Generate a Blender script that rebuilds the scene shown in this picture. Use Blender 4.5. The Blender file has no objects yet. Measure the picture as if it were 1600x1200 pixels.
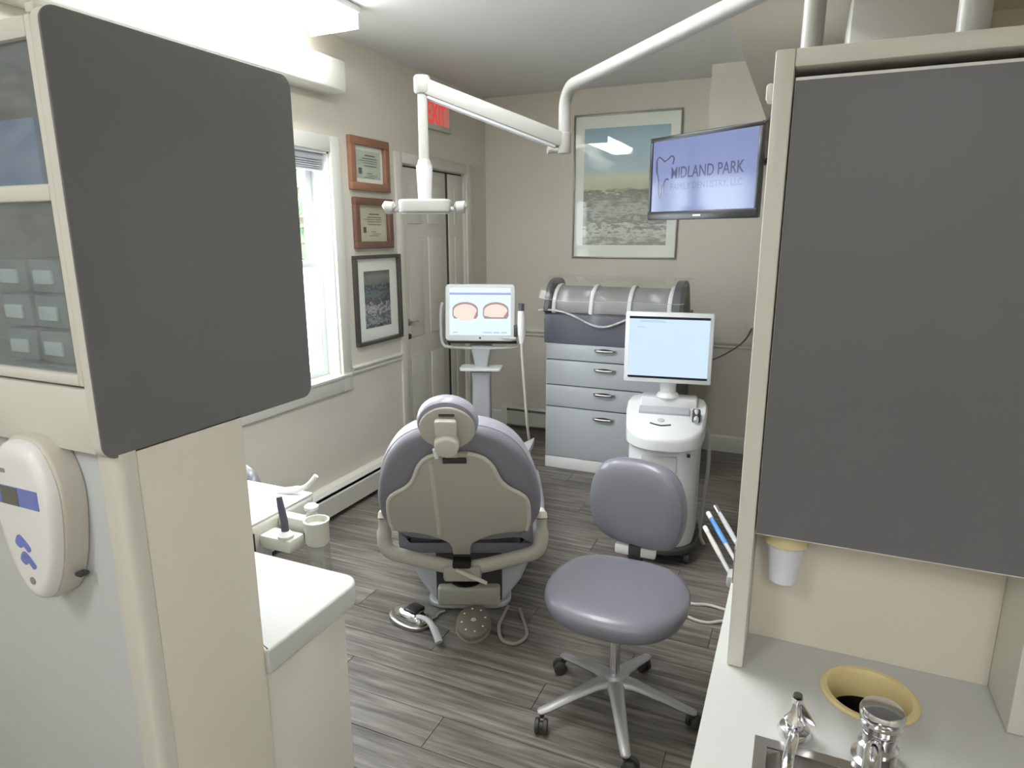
import bpy, bmesh, math, random
from mathutils import Vector, Matrix
random.seed(7)
SC = bpy.context.scene
COL = SC.collection
PI = math.pi

# ---------------------------------------------------------------- camera
cd = bpy.data.cameras.new('camera'); cam = bpy.data.objects.new('camera', cd); COL.objects.link(cam)
cd.sensor_fit = 'HORIZONTAL'; cd.sensor_width = 36.0; cd.lens = 36.0*1027/1600; cd.clip_start = .02
_r = Vector((0.91581293, 0.40160281, -0.0013626)); _u = Vector((-0.08812975, 0.20427848, 0.97493766))
_b = Vector((0.39181605, -0.89274044, 0.22247403))
cam.matrix_world = Matrix(((_r.x, _u.x, _b.x, 0), (_r.y, _u.y, _b.y, 0), (_r.z, _u.z, _b.z, 1.62), (0, 0, 0, 1)))
SC.camera = cam

# ---------------------------------------------------------------- world (bright overcast sky)
wd = bpy.data.worlds.new('overcast'); SC.world = wd; wd.use_nodes = True
bg = wd.node_tree.nodes['Background']; bg.inputs[0].default_value = (.86, .93, 1, 1); bg.inputs[1].default_value = 5.5
SC.view_settings.view_transform = 'Standard'; SC.view_settings.look = 'None'
SC.view_settings.exposure = 1.12; SC.view_settings.gamma = 1.0; SC.view_settings.use_curve_mapping = False
LAMP = 12.5       # emission of the ceiling lamp diffusers

# ---------------------------------------------------------------- materials
def lin(c):
    return tuple(((v/255)/12.92 if v/255 <= .04045 else ((v/255+.055)/1.055)**2.4) for v in c) + (1,)
MATS = {}
def mat(name, rgb, rough=.5, metal=0., noise=0., nscale=8., bump=0., bscale=60., spec=.5, emit=None, es=1., coat=0.):
    m = bpy.data.materials.new(name); m.use_nodes = True; nt = m.node_tree; b = nt.nodes['Principled BSDF']
    c = lin(rgb); b.inputs['Base Color'].default_value = c; b.inputs['Roughness'].default_value = rough
    b.inputs['Metallic'].default_value = metal; b.inputs['Specular IOR Level'].default_value = spec
    b.inputs['Coat Weight'].default_value = coat
    if emit: b.inputs['Emission Color'].default_value = lin(emit); b.inputs['Emission Strength'].default_value = es
    tc = nt.nodes.new('ShaderNodeTexCoord')
    if noise:
        n = nt.nodes.new('ShaderNodeTexNoise'); n.inputs['Scale'].default_value = nscale; n.inputs['Detail'].default_value = 4
        nt.links.new(tc.outputs['Object'], n.inputs['Vector'])
        mx = nt.nodes.new('ShaderNodeMix'); mx.data_type = 'RGBA'
        mx.inputs[6].default_value = tuple(v*(1-noise) for v in c[:3])+(1,); mx.inputs[7].default_value = tuple(min(1, v*(1+noise)) for v in c[:3])+(1,)
        nt.links.new(n.outputs['Fac'], mx.inputs[0]); nt.links.new(mx.outputs[2], b.inputs['Base Color'])
    if bump:
        n = nt.nodes.new('ShaderNodeTexNoise'); n.inputs['Scale'].default_value = bscale; n.inputs['Detail'].default_value = 3
        nt.links.new(tc.outputs['Object'], n.inputs['Vector'])
        bp = nt.nodes.new('ShaderNodeBump'); bp.inputs['Strength'].default_value = bump; bp.inputs['Distance'].default_value = .002
        nt.links.new(n.outputs['Fac'], bp.inputs['Height']); nt.links.new(bp.outputs[0], b.inputs['Normal'])
    MATS[name] = m; return m
mat('wall', (221, 216, 202), .6, noise=.03, nscale=3, bump=.15, bscale=180)
mat('ceiling', (226, 225, 221), .85, noise=.02, bump=.1, bscale=120)
mat('soffit', (212, 204, 188), .8, noise=.03)
mat('wall_cool_light', (196, 199, 199), .55, noise=.02, bump=.1, bscale=150)  # wall paint greyed, bluish light of the other room put into the colour
mat('trim', (216, 215, 206), .4, noise=.02)
mat('door', (222, 219, 208), .45, noise=.02)
mat('cream', (216, 215, 204), .38, noise=.02)
mat('white_laminate', (200, 201, 197), .5, noise=.015, spec=.3)
mat('charcoal', (106, 106, 108), .42, noise=.05, nscale=2.5, spec=.55)
mat('dark', (16, 16, 16), .6, noise=.05)
mat('white', (236, 236, 233), .3, noise=.01)
mat('lamp_white', (166, 166, 160), .35, noise=.01)
mat('heater', (214, 212, 202), .4, noise=.02)
mat('vinyl', (160, 159, 171), .32, noise=.04, nscale=5, bump=.05, bscale=220, coat=.1)
mat('vinyl_dark', (136, 134, 144), .4, noise=.05, bump=.05, bscale=220)  # darker copy of the vinyl, shade on the cushion back put into the colour
mat('stool_vinyl', (120, 120, 129), .33, noise=.04, nscale=5, bump=.05, bscale=220, coat=.15)
mat('shell', (184, 181, 170), .4, noise=.02)
mat('shell_rim', (206, 202, 190), .35, noise=.02)
mat('panel_blue', (186, 187, 194), .3, noise=.03)
mat('chrome', (225, 225, 228), .12, 1., noise=.02)
mat('alu', (176, 176, 176), .45, .55, noise=.04)
mat('steel', (190, 187, 184), .28, 1., noise=.05)
mat('black_plastic', (28, 28, 30), .3, noise=.05)
mat('rubber', (62, 62, 58), .5, noise=.05)
mat('gray_drawer', (184, 188, 191), .35, noise=.02)
mat('slate', (92, 92, 104), .4, noise=.04)
mat('slate_dark', (84, 83, 86), .45, noise=.05)
mat('bin_gray', (150, 150, 146), .4, noise=.04)
mat('bezel', (214, 217, 214), .35, noise=.01)
mat('scanner_gray', (176, 178, 182), .4, noise=.02)
mat('light_gray', (190, 190, 190), .4, noise=.02)
mat('cart_white', (222, 224, 224), .3, noise=.01)
mat('wood_frame', (150, 108, 86), .35, noise=.18, nscale=14)
mat('wood_frame_dark', (112, 82, 70), .35, noise=.18, nscale=14)
mat('black_frame', (72, 70, 64), .3, noise=.08)
mat('silver_frame', (150, 148, 138), .3, .5, noise=.05)
mat('mat_board', (250, 249, 244), .7, noise=.02)
mat('paper', (206, 210, 194), .7, noise=.02)
mat('paper_yellow', (214, 208, 182), .7, noise=.02)
mat('ink', (105, 108, 98), .8, noise=.05)
mat('exit_box', (206, 205, 186), .5, noise=.02)
mat('exit_red', (200, 60, 58), .5, emit=(214, 70, 68), es=.35, noise=.02)
mat('exit_pink', (196, 128, 116), .5, emit=(190, 105, 95), es=.25, noise=.02)
mat('yellow', (226, 208, 154), .4, noise=.03)
mat('blue_print', (120, 132, 200), .45, noise=.12, nscale=40)
mat('window_grey', (104, 104, 96), .3, noise=.03)
mat('blue_box', (120, 145, 195), .5, noise=.08)
mat('blue_plastic', (90, 150, 215), .35, noise=.05)
mat('cup', (226, 228, 240), .45, noise=.01)
mat('tan', (214, 200, 158), .5, noise=.03)
mat('clear_cord', (205, 200, 190), .45, noise=.03)
mat('cord_gray', (150, 146, 138), .5, noise=.04)
mat('pedal', (120, 114, 100), .55, noise=.1, nscale=40)
mat('tray_paper', (246, 246, 246), .5, noise=.01)
mat('leaf', (118, 140, 108), .6, noise=.3, nscale=5)
mat('bark', (90, 75, 60), .8, noise=.2)
mat('grass', (120, 150, 85), .9, noise=.3, nscale=3)
mat('blind', (200, 202, 206), .5, noise=.02)
mat('sash', (232, 234, 232), .4, noise=.01)
mat('scr_blue', (10, 10, 12), .25, emit=(200, 222, 238), es=0.525, noise=.02)
mat('scr_white', (10, 10, 12), .25, emit=(214, 232, 246), es=0.550, noise=.02)
mat('scr_purple', (10, 10, 12), .25, emit=(160, 170, 220), es=0.475, noise=.02)
mat('scr_gum', (10, 8, 8), .25, emit=(168, 136, 136), es=0.500, noise=.1)
mat('scr_tooth', (10, 8, 8), .25, emit=(238, 222, 208), es=0.500, noise=.1, nscale=30)
mat('scr_ink', (5, 5, 8), .25, emit=(60, 66, 96), es=0.400, noise=.05)
mat('scr_dark', (4, 4, 6), .25, emit=(22, 28, 44), es=0.400, noise=.05)
mat('scr_grey', (4, 4, 6), .25, emit=(172, 196, 214), es=0.500, noise=.03)
mat('scr_tv', (10, 10, 12), .12, emit=(128, 140, 186), es=0.475, noise=.08, nscale=2)
mat('scr_tv_ink', (5, 5, 8), .12, emit=(70, 76, 118), es=0.450, noise=.05)
mat('scr_tv_pale', (10, 10, 12), .12, emit=(104, 112, 158), es=0.475, noise=.05)
mat('lamp_glow', (240, 240, 240), .5, emit=(250, 252, 255), es=LAMP, noise=.01)
mat('outside_grey', (175, 178, 178), .8, noise=.1)
def glassy(name, tint=(1, 1, 1, 1), rough=.02, fac=.12, film=0.):
    m = bpy.data.materials.new(name); m.use_nodes = True; nt = m.node_tree; nt.nodes.clear()
    o = nt.nodes.new('ShaderNodeOutputMaterial'); mx = nt.nodes.new('ShaderNodeMixShader'); t = nt.nodes.new('ShaderNodeBsdfTransparent')
    g = nt.nodes.new('ShaderNodeBsdfGlossy'); g.inputs['Roughness'].default_value = rough; t.inputs[0].default_value = tint
    fr = nt.nodes.new('ShaderNodeLayerWeight'); fr.inputs[0].default_value = .5
    pw5 = nt.nodes.new('ShaderNodeMath'); pw5.operation = 'POWER'; pw5.inputs[1].default_value = 5.0; nt.links.new(fr.outputs['Facing'], pw5.inputs[0])
    ad = nt.nodes.new('ShaderNodeMath'); ad.operation = 'MULTIPLY_ADD'; ad.inputs[1].default_value = .9; ad.inputs[2].default_value = fac; ad.use_clamp = True
    nt.links.new(pw5.outputs[0], ad.inputs[0]); nt.links.new(ad.outputs[0], mx.inputs[0])
    nt.links.new(t.outputs[0], mx.inputs[1]); nt.links.new(g.outputs[0], mx.inputs[2])
    if film:
        d = nt.nodes.new('ShaderNodeBsdfDiffuse'); d.inputs[0].default_value = (.8, .82, .82, 1)
        n = nt.nodes.new('ShaderNodeTexNoise'); n.inputs['Scale'].default_value = 9; m2 = nt.nodes.new('ShaderNodeMixShader')
        mu = nt.nodes.new('ShaderNodeMath'); mu.operation = 'MULTIPLY'; mu.inputs[1].default_value = film*2
        nt.links.new(n.outputs['Fac'], mu.inputs[0]); nt.links.new(mu.outputs[0], m2.inputs[0])
        nt.links.new(mx.outputs[0], m2.inputs[1]); nt.links.new(d.outputs[0], m2.inputs[2]); nt.links.new(m2.outputs[0], o.inputs[0])
    else: nt.links.new(mx.outputs[0], o.inputs[0])
    MATS[name] = m
glassy('glass', (.99, 1, .99, 1), .01, .02)
glassy('cab_glass', (.80, .86, .88, 1), .05, .06, film=.10)
glassy('plastic_film', (.98, .98, .99, 1), .10, .015, film=.035)
glassy('film_edge', (.95, .95, .96, 1), .2, .15, film=.60)
def frosted():
    m = bpy.data.materials.new('frosted'); m.use_nodes = True; nt = m.node_tree; nt.nodes.clear()
    o = nt.nodes.new('ShaderNodeOutputMaterial'); mx = nt.nodes.new('ShaderNodeMixShader'); t = nt.nodes.new('ShaderNodeBsdfTranslucent'); p = nt.nodes.new('ShaderNodeBsdfTransparent')
    n = nt.nodes.new('ShaderNodeTexNoise'); n.inputs['Scale'].default_value = 3; mr = nt.nodes.new('ShaderNodeMapRange'); mr.inputs[3].default_value = .08; mr.inputs[4].default_value = .2
    t.inputs[0].default_value = (.93, .95, .94, 1); nt.links.new(n.outputs['Fac'], mr.inputs[0]); nt.links.new(mr.outputs[0], mx.inputs[0])
    nt.links.new(t.outputs[0], mx.inputs[1]); nt.links.new(p.outputs[0], mx.inputs[2]); nt.links.new(mx.outputs[0], o.inputs[0]); MATS['frosted'] = m
frosted()
glassy('canister', (.80, .82, .78, 1), .1, .08, film=.12)

def floor_mat():
    m = bpy.data.materials.new('floor_planks'); m.use_nodes = True; nt = m.node_tree; b = nt.nodes['Principled BSDF']; N = nt.nodes.new; L = nt.links.new
    tc = N('ShaderNodeTexCoord'); oi = N('ShaderNodeObjectInfo'); off = N('ShaderNodeVectorMath'); off.operation = 'SCALE'; off.inputs[0].default_value = (37, 53, 71)
    L(oi.outputs['Random'], off.inputs['Scale']); ad = N('ShaderNodeVectorMath'); ad.operation = 'ADD'; L(tc.outputs['Object'], ad.inputs[0]); L(off.outputs[0], ad.inputs[1])
    mp = N('ShaderNodeMapping'); mp.inputs['Scale'].default_value = (1.6, 26, 1); L(ad.outputs[0], mp.inputs[0])
    n = N('ShaderNodeTexNoise'); n.inputs['Scale'].default_value = 1.6; n.inputs['Detail'].default_value = 6; n.inputs['Roughness'].default_value = .62; n.inputs['Distortion'].default_value = .4
    L(mp.outputs[0], n.inputs['Vector'])
    cr = N('ShaderNodeValToRGB'); e = cr.color_ramp.elements
    e[0].position = .30; e[0].color = lin((76, 70, 65)); e[1].position = .70; e[1].color = lin((150, 144, 136))
    el = cr.color_ramp.elements.new(.46); el.color = lin((106, 100, 93)); el = cr.color_ramp.elements.new(.56); el.color = lin((126, 120, 113))
    L(n.outputs['Fac'], cr.inputs[0])
    hs = N('ShaderNodeHueSaturation'); mr = N('ShaderNodeMapRange'); mr.inputs[3].default_value = .86; mr.inputs[4].default_value = 1.12
    L(oi.outputs['Random'], mr.inputs[0]); L(mr.outputs[0], hs.inputs['Value']); L(cr.outputs[0], hs.inputs['Color']); L(hs.outputs[0], b.inputs['Base Color'])
    b.inputs['Roughness'].default_value = .42
    bp = N('ShaderNodeBump'); bp.inputs['Strength'].default_value = .12; bp.inputs['Distance'].default_value = .002; L(n.outputs['Fac'], bp.inputs['Height']); L(bp.outputs[0], b.inputs['Normal'])
    MATS['floor'] = m
floor_mat()
def picture_mat(name, stops, scale, amp, detail_lo, gray=False):
    """printed photograph: vertical colour bands (z of generated coords) broken up with noise"""
    m = bpy.data.materials.new(name); m.use_nodes = True; nt = m.node_tree; b = nt.nodes['Principled BSDF']; N = nt.nodes.new; L = nt.links.new
    tc = N('ShaderNodeTexCoord'); mp = N('ShaderNodeMapping'); mp.inputs['Scale'].default_value = scale; L(tc.outputs['Generated'], mp.inputs[0])
    n = N('ShaderNodeTexNoise'); n.inputs['Scale'].default_value = 5; n.inputs['Detail'].default_value = 8; n.inputs['Roughness'].default_value = .7; L(mp.outputs[0], n.inputs['Vector'])
    sx = N('ShaderNodeSeparateXYZ'); L(tc.outputs['Generated'], sx.inputs[0])
    # noise strength falls off above detail_lo
    mr = N('ShaderNodeMapRange'); mr.inputs[1].default_value = detail_lo-.02; mr.inputs[2].default_value = detail_lo+.02; mr.inputs[3].default_value = amp; mr.inputs[4].default_value = amp*.12
    L(sx.outputs['Z'], mr.inputs[0])
    sb = N('ShaderNodeMath'); sb.operation = 'SUBTRACT'; sb.inputs[1].default_value = .5; L(n.outputs['Fac'], sb.inputs[0])
    ma = N('ShaderNodeMath'); ma.operation = 'MULTIPLY_ADD'; L(sb.outputs[0], ma.inputs[0]); L(mr.outputs[0], ma.inputs[1]); L(sx.outputs['Z'], ma.inputs[2])
    cr = N('ShaderNodeValToRGB'); e = cr.color_ramp.elements; e[0].position = stops[0][0]; e[0].color = lin(stops[0][1]); e[1].position = stops[-1][0]; e[1].color = lin(stops[-1][1])
    for p, c in stops[1:-1]:
        x = cr.color_ramp.elements.new(p); x.color = lin(c)
    L(ma.outputs[0], cr.inputs[0]); L(cr.outputs[0], b.inputs['Base Color']); b.inputs['Roughness'].default_value = .5
    MATS[name] = m
picture_mat('print_city', [(0, (160, 160, 150)), (.12, (226, 226, 218)), (.2, (140, 140, 132)), (.3, (206, 204, 194)), (.38, (166, 164, 152)), (.47, (130, 128, 114)), (.49, (206, 206, 178)), (.58, (222, 222, 196)), (.64, (205, 216, 224)), (.8, (186, 208, 224)), (1, (160, 190, 206))], (1.3, 1, 5), .75, .46)
picture_mat('print_street', [(0, (40, 40, 40)), (.1, (160, 160, 160)), (.2, (20, 20, 22)), (.32, (190, 190, 190)), (.45, (24, 24, 26)), (.6, (110, 110, 110)), (.72, (20, 20, 22)), (.78, (110, 110, 106)), (.9, (140, 140, 136)), (1, (90, 90, 88))], (1, 1.5, 3), .9, .74)

# ---------------------------------------------------------------- mesh helpers
class MB:
    def __init__(s): s.bm = bmesh.new()
    def _merge(s, t):
        me = bpy.data.meshes.new('tmp'); t.to_mesh(me); t.free(); s.bm.from_mesh(me); bpy.data.meshes.remove(me); return s
    def box(s, x0, x1, y0, y1, z0, z1, bev=0., seg=2, rot=None, at=None):
        t = bmesh.new(); bmesh.ops.create_cube(t, size=1)
        sx, sy, sz = x1-x0, y1-y0, z1-z0
        for v in t.verts: v.co = Vector((v.co.x*sx, v.co.y*sy, v.co.z*sz))
        if bev: bmesh.ops.bevel(t, geom=t.edges[:], offset=min(bev, .49*min(abs(sx), abs(sy), abs(sz))), segments=seg, profile=.5, affect='EDGES')
        c = Vector(((x0+x1)/2, (y0+y1)/2, (z0+z1)/2))
        for v in t.verts: v.co = (rot @ v.co if rot else v.co)+c
        return s._merge(t)
    def rings(s, rings, cap=True, close=True):
        vs = [[s.bm.verts.new(p) for p in r] for r in rings]; n = len(vs[0])
        for a, b in zip(vs[:-1], vs[1:]):
            for i in range(n if close else n-1):
                j = (i+1) % n
                try: s.bm.faces.new((a[i], a[j], b[j], b[i]))
                except ValueError: pass
        if cap:
            s.bm.faces.new(vs[0][::-1]); s.bm.faces.new(vs[-1])
        return s
    def cyl(s, p0, p1, r0, r1=None, n=24, bev=0.):
        return s.tube([p0, p1], [r0, r1 if r1 is not None else r0], n)
    def tube(s, pts, r, n=12, cap=True, up=None, flat=1.):
        pts = [Vector(p) for p in pts]; rr = r if isinstance(r, (list, tuple)) else [r]*len(pts)
        tans = []
        for i in range(len(pts)):
            a = pts[max(i-1, 0)]; b = pts[min(i+1, len(pts)-1)]; tans.append((b-a).normalized())
        t0 = tans[0]; u = Vector(up) if up else (Vector((0, 0, 1)) if abs(t0.z) < .9 else Vector((1, 0, 0)))
        rings = []
        for p, t, q in zip(pts, tans, rr):
            u = (u - t*u.dot(t)).normalized(); w = t.cross(u)
            rings.append([p + (u*math.cos(2*PI*k/n)*flat + w*math.sin(2*PI*k/n))*q for k in range(n)])
        return s.rings(rings, cap)
    def lathe(s, prof, c=(0, 0, 0), n=32, rot=None):
        c = Vector(c); rings = []
        for r, z in prof:
            rg = []
            for k in range(n):
                v = Vector((max(r, 1e-5)*math.cos(2*PI*k/n), max(r, 1e-5)*math.sin(2*PI*k/n), z)); rg.append((rot @ v if rot else v)+c)
            rings.append(rg)
        return s.rings(rings, True)
    def prism(s, poly, w0, w1, fr, bev=0., shrink=None):
        """poly (u,v) extruded w0..w1 along the frame's third axis, rims rounded by bev"""
        cu = sum(p[0] for p in poly)/len(poly); cv = sum(p[1] for p in poly)/len(poly)
        def ring(off, w):
            o = []
            n = len(poly)
            for i in range(n):
                a = Vector(poly[i-1]); b = Vector(poly[i]); c = Vector(poly[(i+1) % n])
                d1 = (b-a).normalized(); d2 = (c-b).normalized(); nn = Vector((d1.y+d2.y, -(d1.x+d2.x)))
                nn = nn.normalized() if nn.length > 1e-6 else Vector((0, 0))
                q = b - nn*off*sgn; o.append(fr(q.x, q.y, w))
            return o
        ar = sum(poly[i-1][0]*poly[i][1]-poly[i][0]*poly[i-1][1] for i in range(len(poly))); sgn = 1 if ar > 0 else -1
        if bev:
            rs = []
            sg = 4
            for k in range(sg+1): a = PI/2*k/sg; rs.append(ring(bev*(1-math.sin(a)), w0+math.copysign(bev*(1-math.cos(a)), w1-w0)))
            for k in range(sg+1): a = PI/2*(1-k/sg); rs.append(ring(bev*(1-math.sin(a)), w1-math.copysign(bev*(1-math.cos(a)), w1-w0)))
        else: rs = [ring(0, w0), ring(0, w1)]
        return s.rings(rs, True)
    def quad(s, a, b, c, d):
        s.bm.faces.new([s.bm.verts.new(p) for p in (a, b, c, d)]); return s
    def grid(s, pts):
        vs = [[s.bm.verts.new(p) for p in r] for r in pts]
        for a, b in zip(vs[:-1], vs[1:]):
            for i in range(len(a)-1): s.bm.faces.new((a[i], a[i+1], b[i+1], b[i]))
        return s
    def build(s, name, m, parent=None, world=True, smooth=True):
        bm = s.bm
        bmesh.ops.recalc_face_normals(bm, faces=bm.faces[:])
        if smooth:
            for f in bm.faces: f.smooth = True
            for e in bm.edges:
                if len(e.link_faces) == 2 and e.calc_face_angle(0) > .7: e.smooth = False
        if parent is not None and world:
            off = -root_of(parent)
            for v in bm.verts: v.co += off
        me = bpy.data.meshes.new(name); bm.to_mesh(me); bm.free(); me.materials.append(MATS[m])
        o = bpy.data.objects.new(name, me); COL.objects.link(o)
        if parent is not None: o.parent = parent
        return o
def root_of(o):
    v = Vector((0, 0, 0))
    while o is not None: v = v + o.location; o = o.parent
    return v
def tag(o, label, cat, group=None):
    o['label'] = label; o['category'] = cat
    if group: o['group'] = group
    return o
def thing(name, label, cat, loc=(0, 0, 0), rz=0., group=None):
    o = bpy.data.objects.new(name, None); COL.objects.link(o); o.location = loc; o.rotation_euler = (0, 0, rz); o.empty_display_size = .1
    return tag(o, label, cat, group)
def struct(o): o['kind'] = 'structure'; return o
def B(name, m, parent, *a, **k):
    return MB().box(*a, **k).build(name, m, parent)
def copy_tree(o, parent=None):
    c = o.copy(); COL.objects.link(c); c.parent = parent
    for ch in list(o.children): copy_tree(ch, c)
    return c
def rrect(x0, x1, y0, y1, r, n=6):
    rs = r if isinstance(r, (tuple, list)) else (r,)*4      # corners: x1y0, x1y1, x0y1, x0y0
    pts = []
    for (cx, cy, a0, q) in ((x1, y0, -90, 0), (x1, y1, 0, 1), (x0, y1, 90, 2), (x0, y0, 180, 3)):
        rr = max(rs[q], 1e-4); sx = -1 if cx == x1 else 1; sy = -1 if cy == y1 else 1
        for k in range(n+1):
            a = math.radians(a0+90*k/n); pts.append((cx+sx*rr+rr*math.cos(a), cy+sy*rr+rr*math.sin(a)))
    return pts
XY = lambda u, v, w: (u, v, w)
XZ = lambda u, v, w: (u, w, v)
YZ = lambda u, v, w: (w, u, v)
def smooth_closed(pts, sub=4):
    """Catmull-Rom through a closed outline"""
    o = []; n = len(pts)
    for i in range(n):
        p0, p1, p2, p3 = (Vector(pts[(i+k-1) % n]) for k in range(4))
        for j in range(sub):
            t = j/sub; o.append(tuple(.5*((2*p1)+(-p0+p2)*t+(2*p0-5*p1+4*p2-p3)*t*t+(-p0+3*p1-3*p2+p3)*t**3)))
    return o
def smooth_open(pts, sub=6):
    o = []; n = len(pts)
    for i in range(n-1):
        p0, p1, p2, p3 = Vector(pts[max(i-1, 0)]), Vector(pts[i]), Vector(pts[i+1]), Vector(pts[min(i+2, n-1)])
        for j in range(sub):
            t = j/sub; o.append(.5*((2*p1)+(-p0+p2)*t+(2*p0-5*p1+4*p2-p3)*t*t+(-p0+3*p1-3*p2+p3)*t**3))
    o.append(Vector(pts[-1])); return o
def curve_slab(name, outer, holes, z0, z1, m, parent):
    cu = bpy.data.curves.new(name, 'CURVE'); cu.dimensions = '2D'; cu.fill_mode = 'BOTH'; cu.extrude = (z1-z0)/2
    for pl in [outer]+holes:
        sp = cu.splines.new('POLY'); sp.points.add(len(pl)-1); sp.use_cyclic_u = True
        for p, q in zip(sp.points, pl): p.co = (q[0], q[1], 0, 1)
    t = bpy.data.objects.new('tmp', cu); COL.objects.link(t); dg = bpy.context.evaluated_depsgraph_get()
    me = bpy.data.meshes.new_from_object(t.evaluated_get(dg)); bpy.data.objects.remove(t); bpy.data.curves.remove(cu)
    bm = bmesh.new(); bm.from_mesh(me); bpy.data.meshes.remove(me); bmesh.ops.remove_doubles(bm, verts=bm.verts[:], dist=1e-5)
    for v in bm.verts: v.co.z += (z0+z1)/2
    b = MB(); b.bm.free(); b.bm = bm
    return b.build(name, m, parent, smooth=False)
def text_mesh(name, body, size, m, parent, mtx, bold=0., spacing=1., ext=.0006):
    cu = bpy.data.curves.new(name, 'FONT'); cu.body = body; cu.size = size; cu.align_x = 'LEFT'; cu.extrude = ext; cu.offset = bold; cu.space_character = spacing; cu.resolution_u = 3
    t = bpy.data.objects.new('tmp', cu); COL.objects.link(t); dg = bpy.context.evaluated_depsgraph_get()
    me = bpy.data.meshes.new_from_object(t.evaluated_get(dg)); bpy.data.objects.remove(t); bpy.data.curves.remove(cu)
    me.name = name; me.transform(mtx); me.materials.clear(); me.materials.append(MATS[m])
    o = bpy.data.objects.new(name, me); COL.objects.link(o); o.parent = parent; return o

# ================================================================ SETTING
WL, WB, ZC = -2.44, 5.03, 2.67
fl = struct(MB().box(-2.7, 1.75, -1.65, 5.2, -.12, -.008).build('floor', 'rubber'))
pm = {}
row = 0; y = -1.5
while y < WB-.001:
    y1 = min(y+.152, WB); x = WL - ((row*.47) % 1.2)
    while x < 1.6:
        a, b_ = max(x, WL), min(x+1.22, 1.6)
        if b_-a > .03 and y1 > 1.15:
            key = (round(b_-a, 3), round(y1-y, 3))
            if key not in pm:
                o = MB().box(-(b_-a)/2+.0008, (b_-a)/2-.0008, -(y1-y)/2+.0008, (y1-y)/2-.0008, -.008, 0, .0012, 1).build('plank', 'floor', fl, world=False)
                pm[key] = o.data
            else:
                o = bpy.data.objects.new('plank', pm[key]); COL.objects.link(o); o.parent = fl
            o.location = ((a+b_)/2, (y+y1)/2, 0)
        x += 1.22
    y = y1; row += 1
fm = MB().box(WL, 1.6, -1.5, 1.16, -.008, -.0006).build('plank_field', 'floor', fl); fm['kind'] = 'stuff'

# left wall with window and closet openings
WY0, WY1, WZ0, WZ1 = 1.75, 3.06, .80, 2.06
DY0, DY1, DZ1 = 3.77, 4.67, 2.07
m = MB()
for a in ((-1.6, WY0, 0, ZC), (WY0, WY1, 0, WZ0), (WY0, WY1, WZ1, ZC), (WY1, DY0, 0, ZC), (DY0, DY1, DZ1, ZC), (DY1, WB+.1, 0, ZC)):
    m.box(WL-.16, WL, a[0], a[1], a[2], a[3])
struct(m.build('wall_left', 'wall'))
struct(MB().box(WL-.16, WL-.10, DY0-.05, DY1+.05, 0, DZ1+.05).build('wall_closet', 'wall'))
struct(MB().box(WL-.16, 1.7, WB, WB+.12, 0, ZC).build('wall_back', 'wall'))
struct(MB().box(WL-.16, 1.7, -1.6, WB+.12, ZC, ZC+.1).build('ceiling', 'ceiling'))
struct(MB().box(-.30, 1.6, -1.5, WB, 2.32, ZC).build('ceiling_soffit', 'soffit'))
struct(MB().box(-.65, -.30, 4.66, WB, 2.08, ZC).build('wall_bulkhead', 'wall'))
struct(MB().box(1.6, 1.7, -1.6, WB+.12, 0, ZC).build('wall_right', 'wall'))
struct(MB().box(WL-.16, 1.7, -1.6, -1.5, 0, ZC).build('wall_rear', 'wall'))
struct(MB().box(.33, 1.6, 2.77, 2.87, 0, 2.32).build('wall_return', 'soffit'))
struct(MB().box(.06, .33, 2.3, 2.87, 0, 2.32, .006).build('wall_column', 'ceiling'))
# pony wall that carries the left upper cabinets
pw = struct(MB().box(WL, -.867, .585, .81, 0, 1.316, .008).build('wall_partition', 'wall_cool_light'))
struct(MB().prism(rrect(-.905, -.862, .580, .612, (.012, .004, .001, .004), 4), 0, 1.316, XY).build('trim_1', 'cream'))
struct(MB().box(-.869, -.8645, .612, .8115, 0, 1.316, .0008).build('trim_2', 'wall'))
# chair rail / baseboards
def rail(name, pr, a, b, axis):
    m = MB()
    rs = []
    for q in (a, b):
        rs.append([(WL+d, q, z) if axis == 'y' else (q, WB-d, z) for d, z in pr])
    m.rings(rs); return struct(m.build(name, 'trim'))
PR = [(0, .792), (.012, .796), (.016, .806), (.010, .812), (.012, .822), (.024, .832), (.024, .840), (0, .846)]
rail('trim_3', PR, 3.155, 3.69, 'y'); rail('trim_4', PR, 4.76, WB, 'y'); rail('trim_5', PR, WL, 1.6, 'x')
BP = [(0, 0), (.016, 0), (.016, .105), (.010, .118), (.006, .124), (0, .126)]
rail('baseboard_back', BP, WL, -2.28, 'x'); rail('baseboard_right', BP, -.62, 1.6, 'x'); rail('baseboard_left', BP, 4.76, WB, 'y')

# window
win = struct(MB().box(WL-.15, WL-.03, WY0, WY0+.014, WZ0, WZ1).box(WL-.15, WL-.0, WY1-.012, WY1, WZ0, WZ1).box(WL-.15, WL, WY0, WY1, WZ1-.012, WZ1).box(WL-.15, WL, WY0, WY1, WZ0, WZ0+.012).build('window_1', 'sash'))
cw = .082
B('window_casing', 'trim', win, WL, WL+.02, WY1, WY1+cw, WZ0-.085, WZ1+cw, bev=.004)
B('window_casing', 'trim', win, WL, WL+.02, WY0-cw, WY0, WZ0-.085, WZ1+cw, bev=.004)
B('window_casing', 'trim', win, WL, WL+.0195, WY0, WY1, WZ1, WZ1+cw-.001, bev=.004)
B('window_casing', 'trim', win, WL, WL+.0195, WY0, WY1, WZ0-.084, WZ0-.002, bev=.004)
B('window_sill', 'trim', win, WL-.10, WL+.03, WY0-cw+.01, WY1+cw-.01, WZ0-.002, WZ0+.016, bev=.004)
GX = WL-.115
MZ = 1.46
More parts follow.
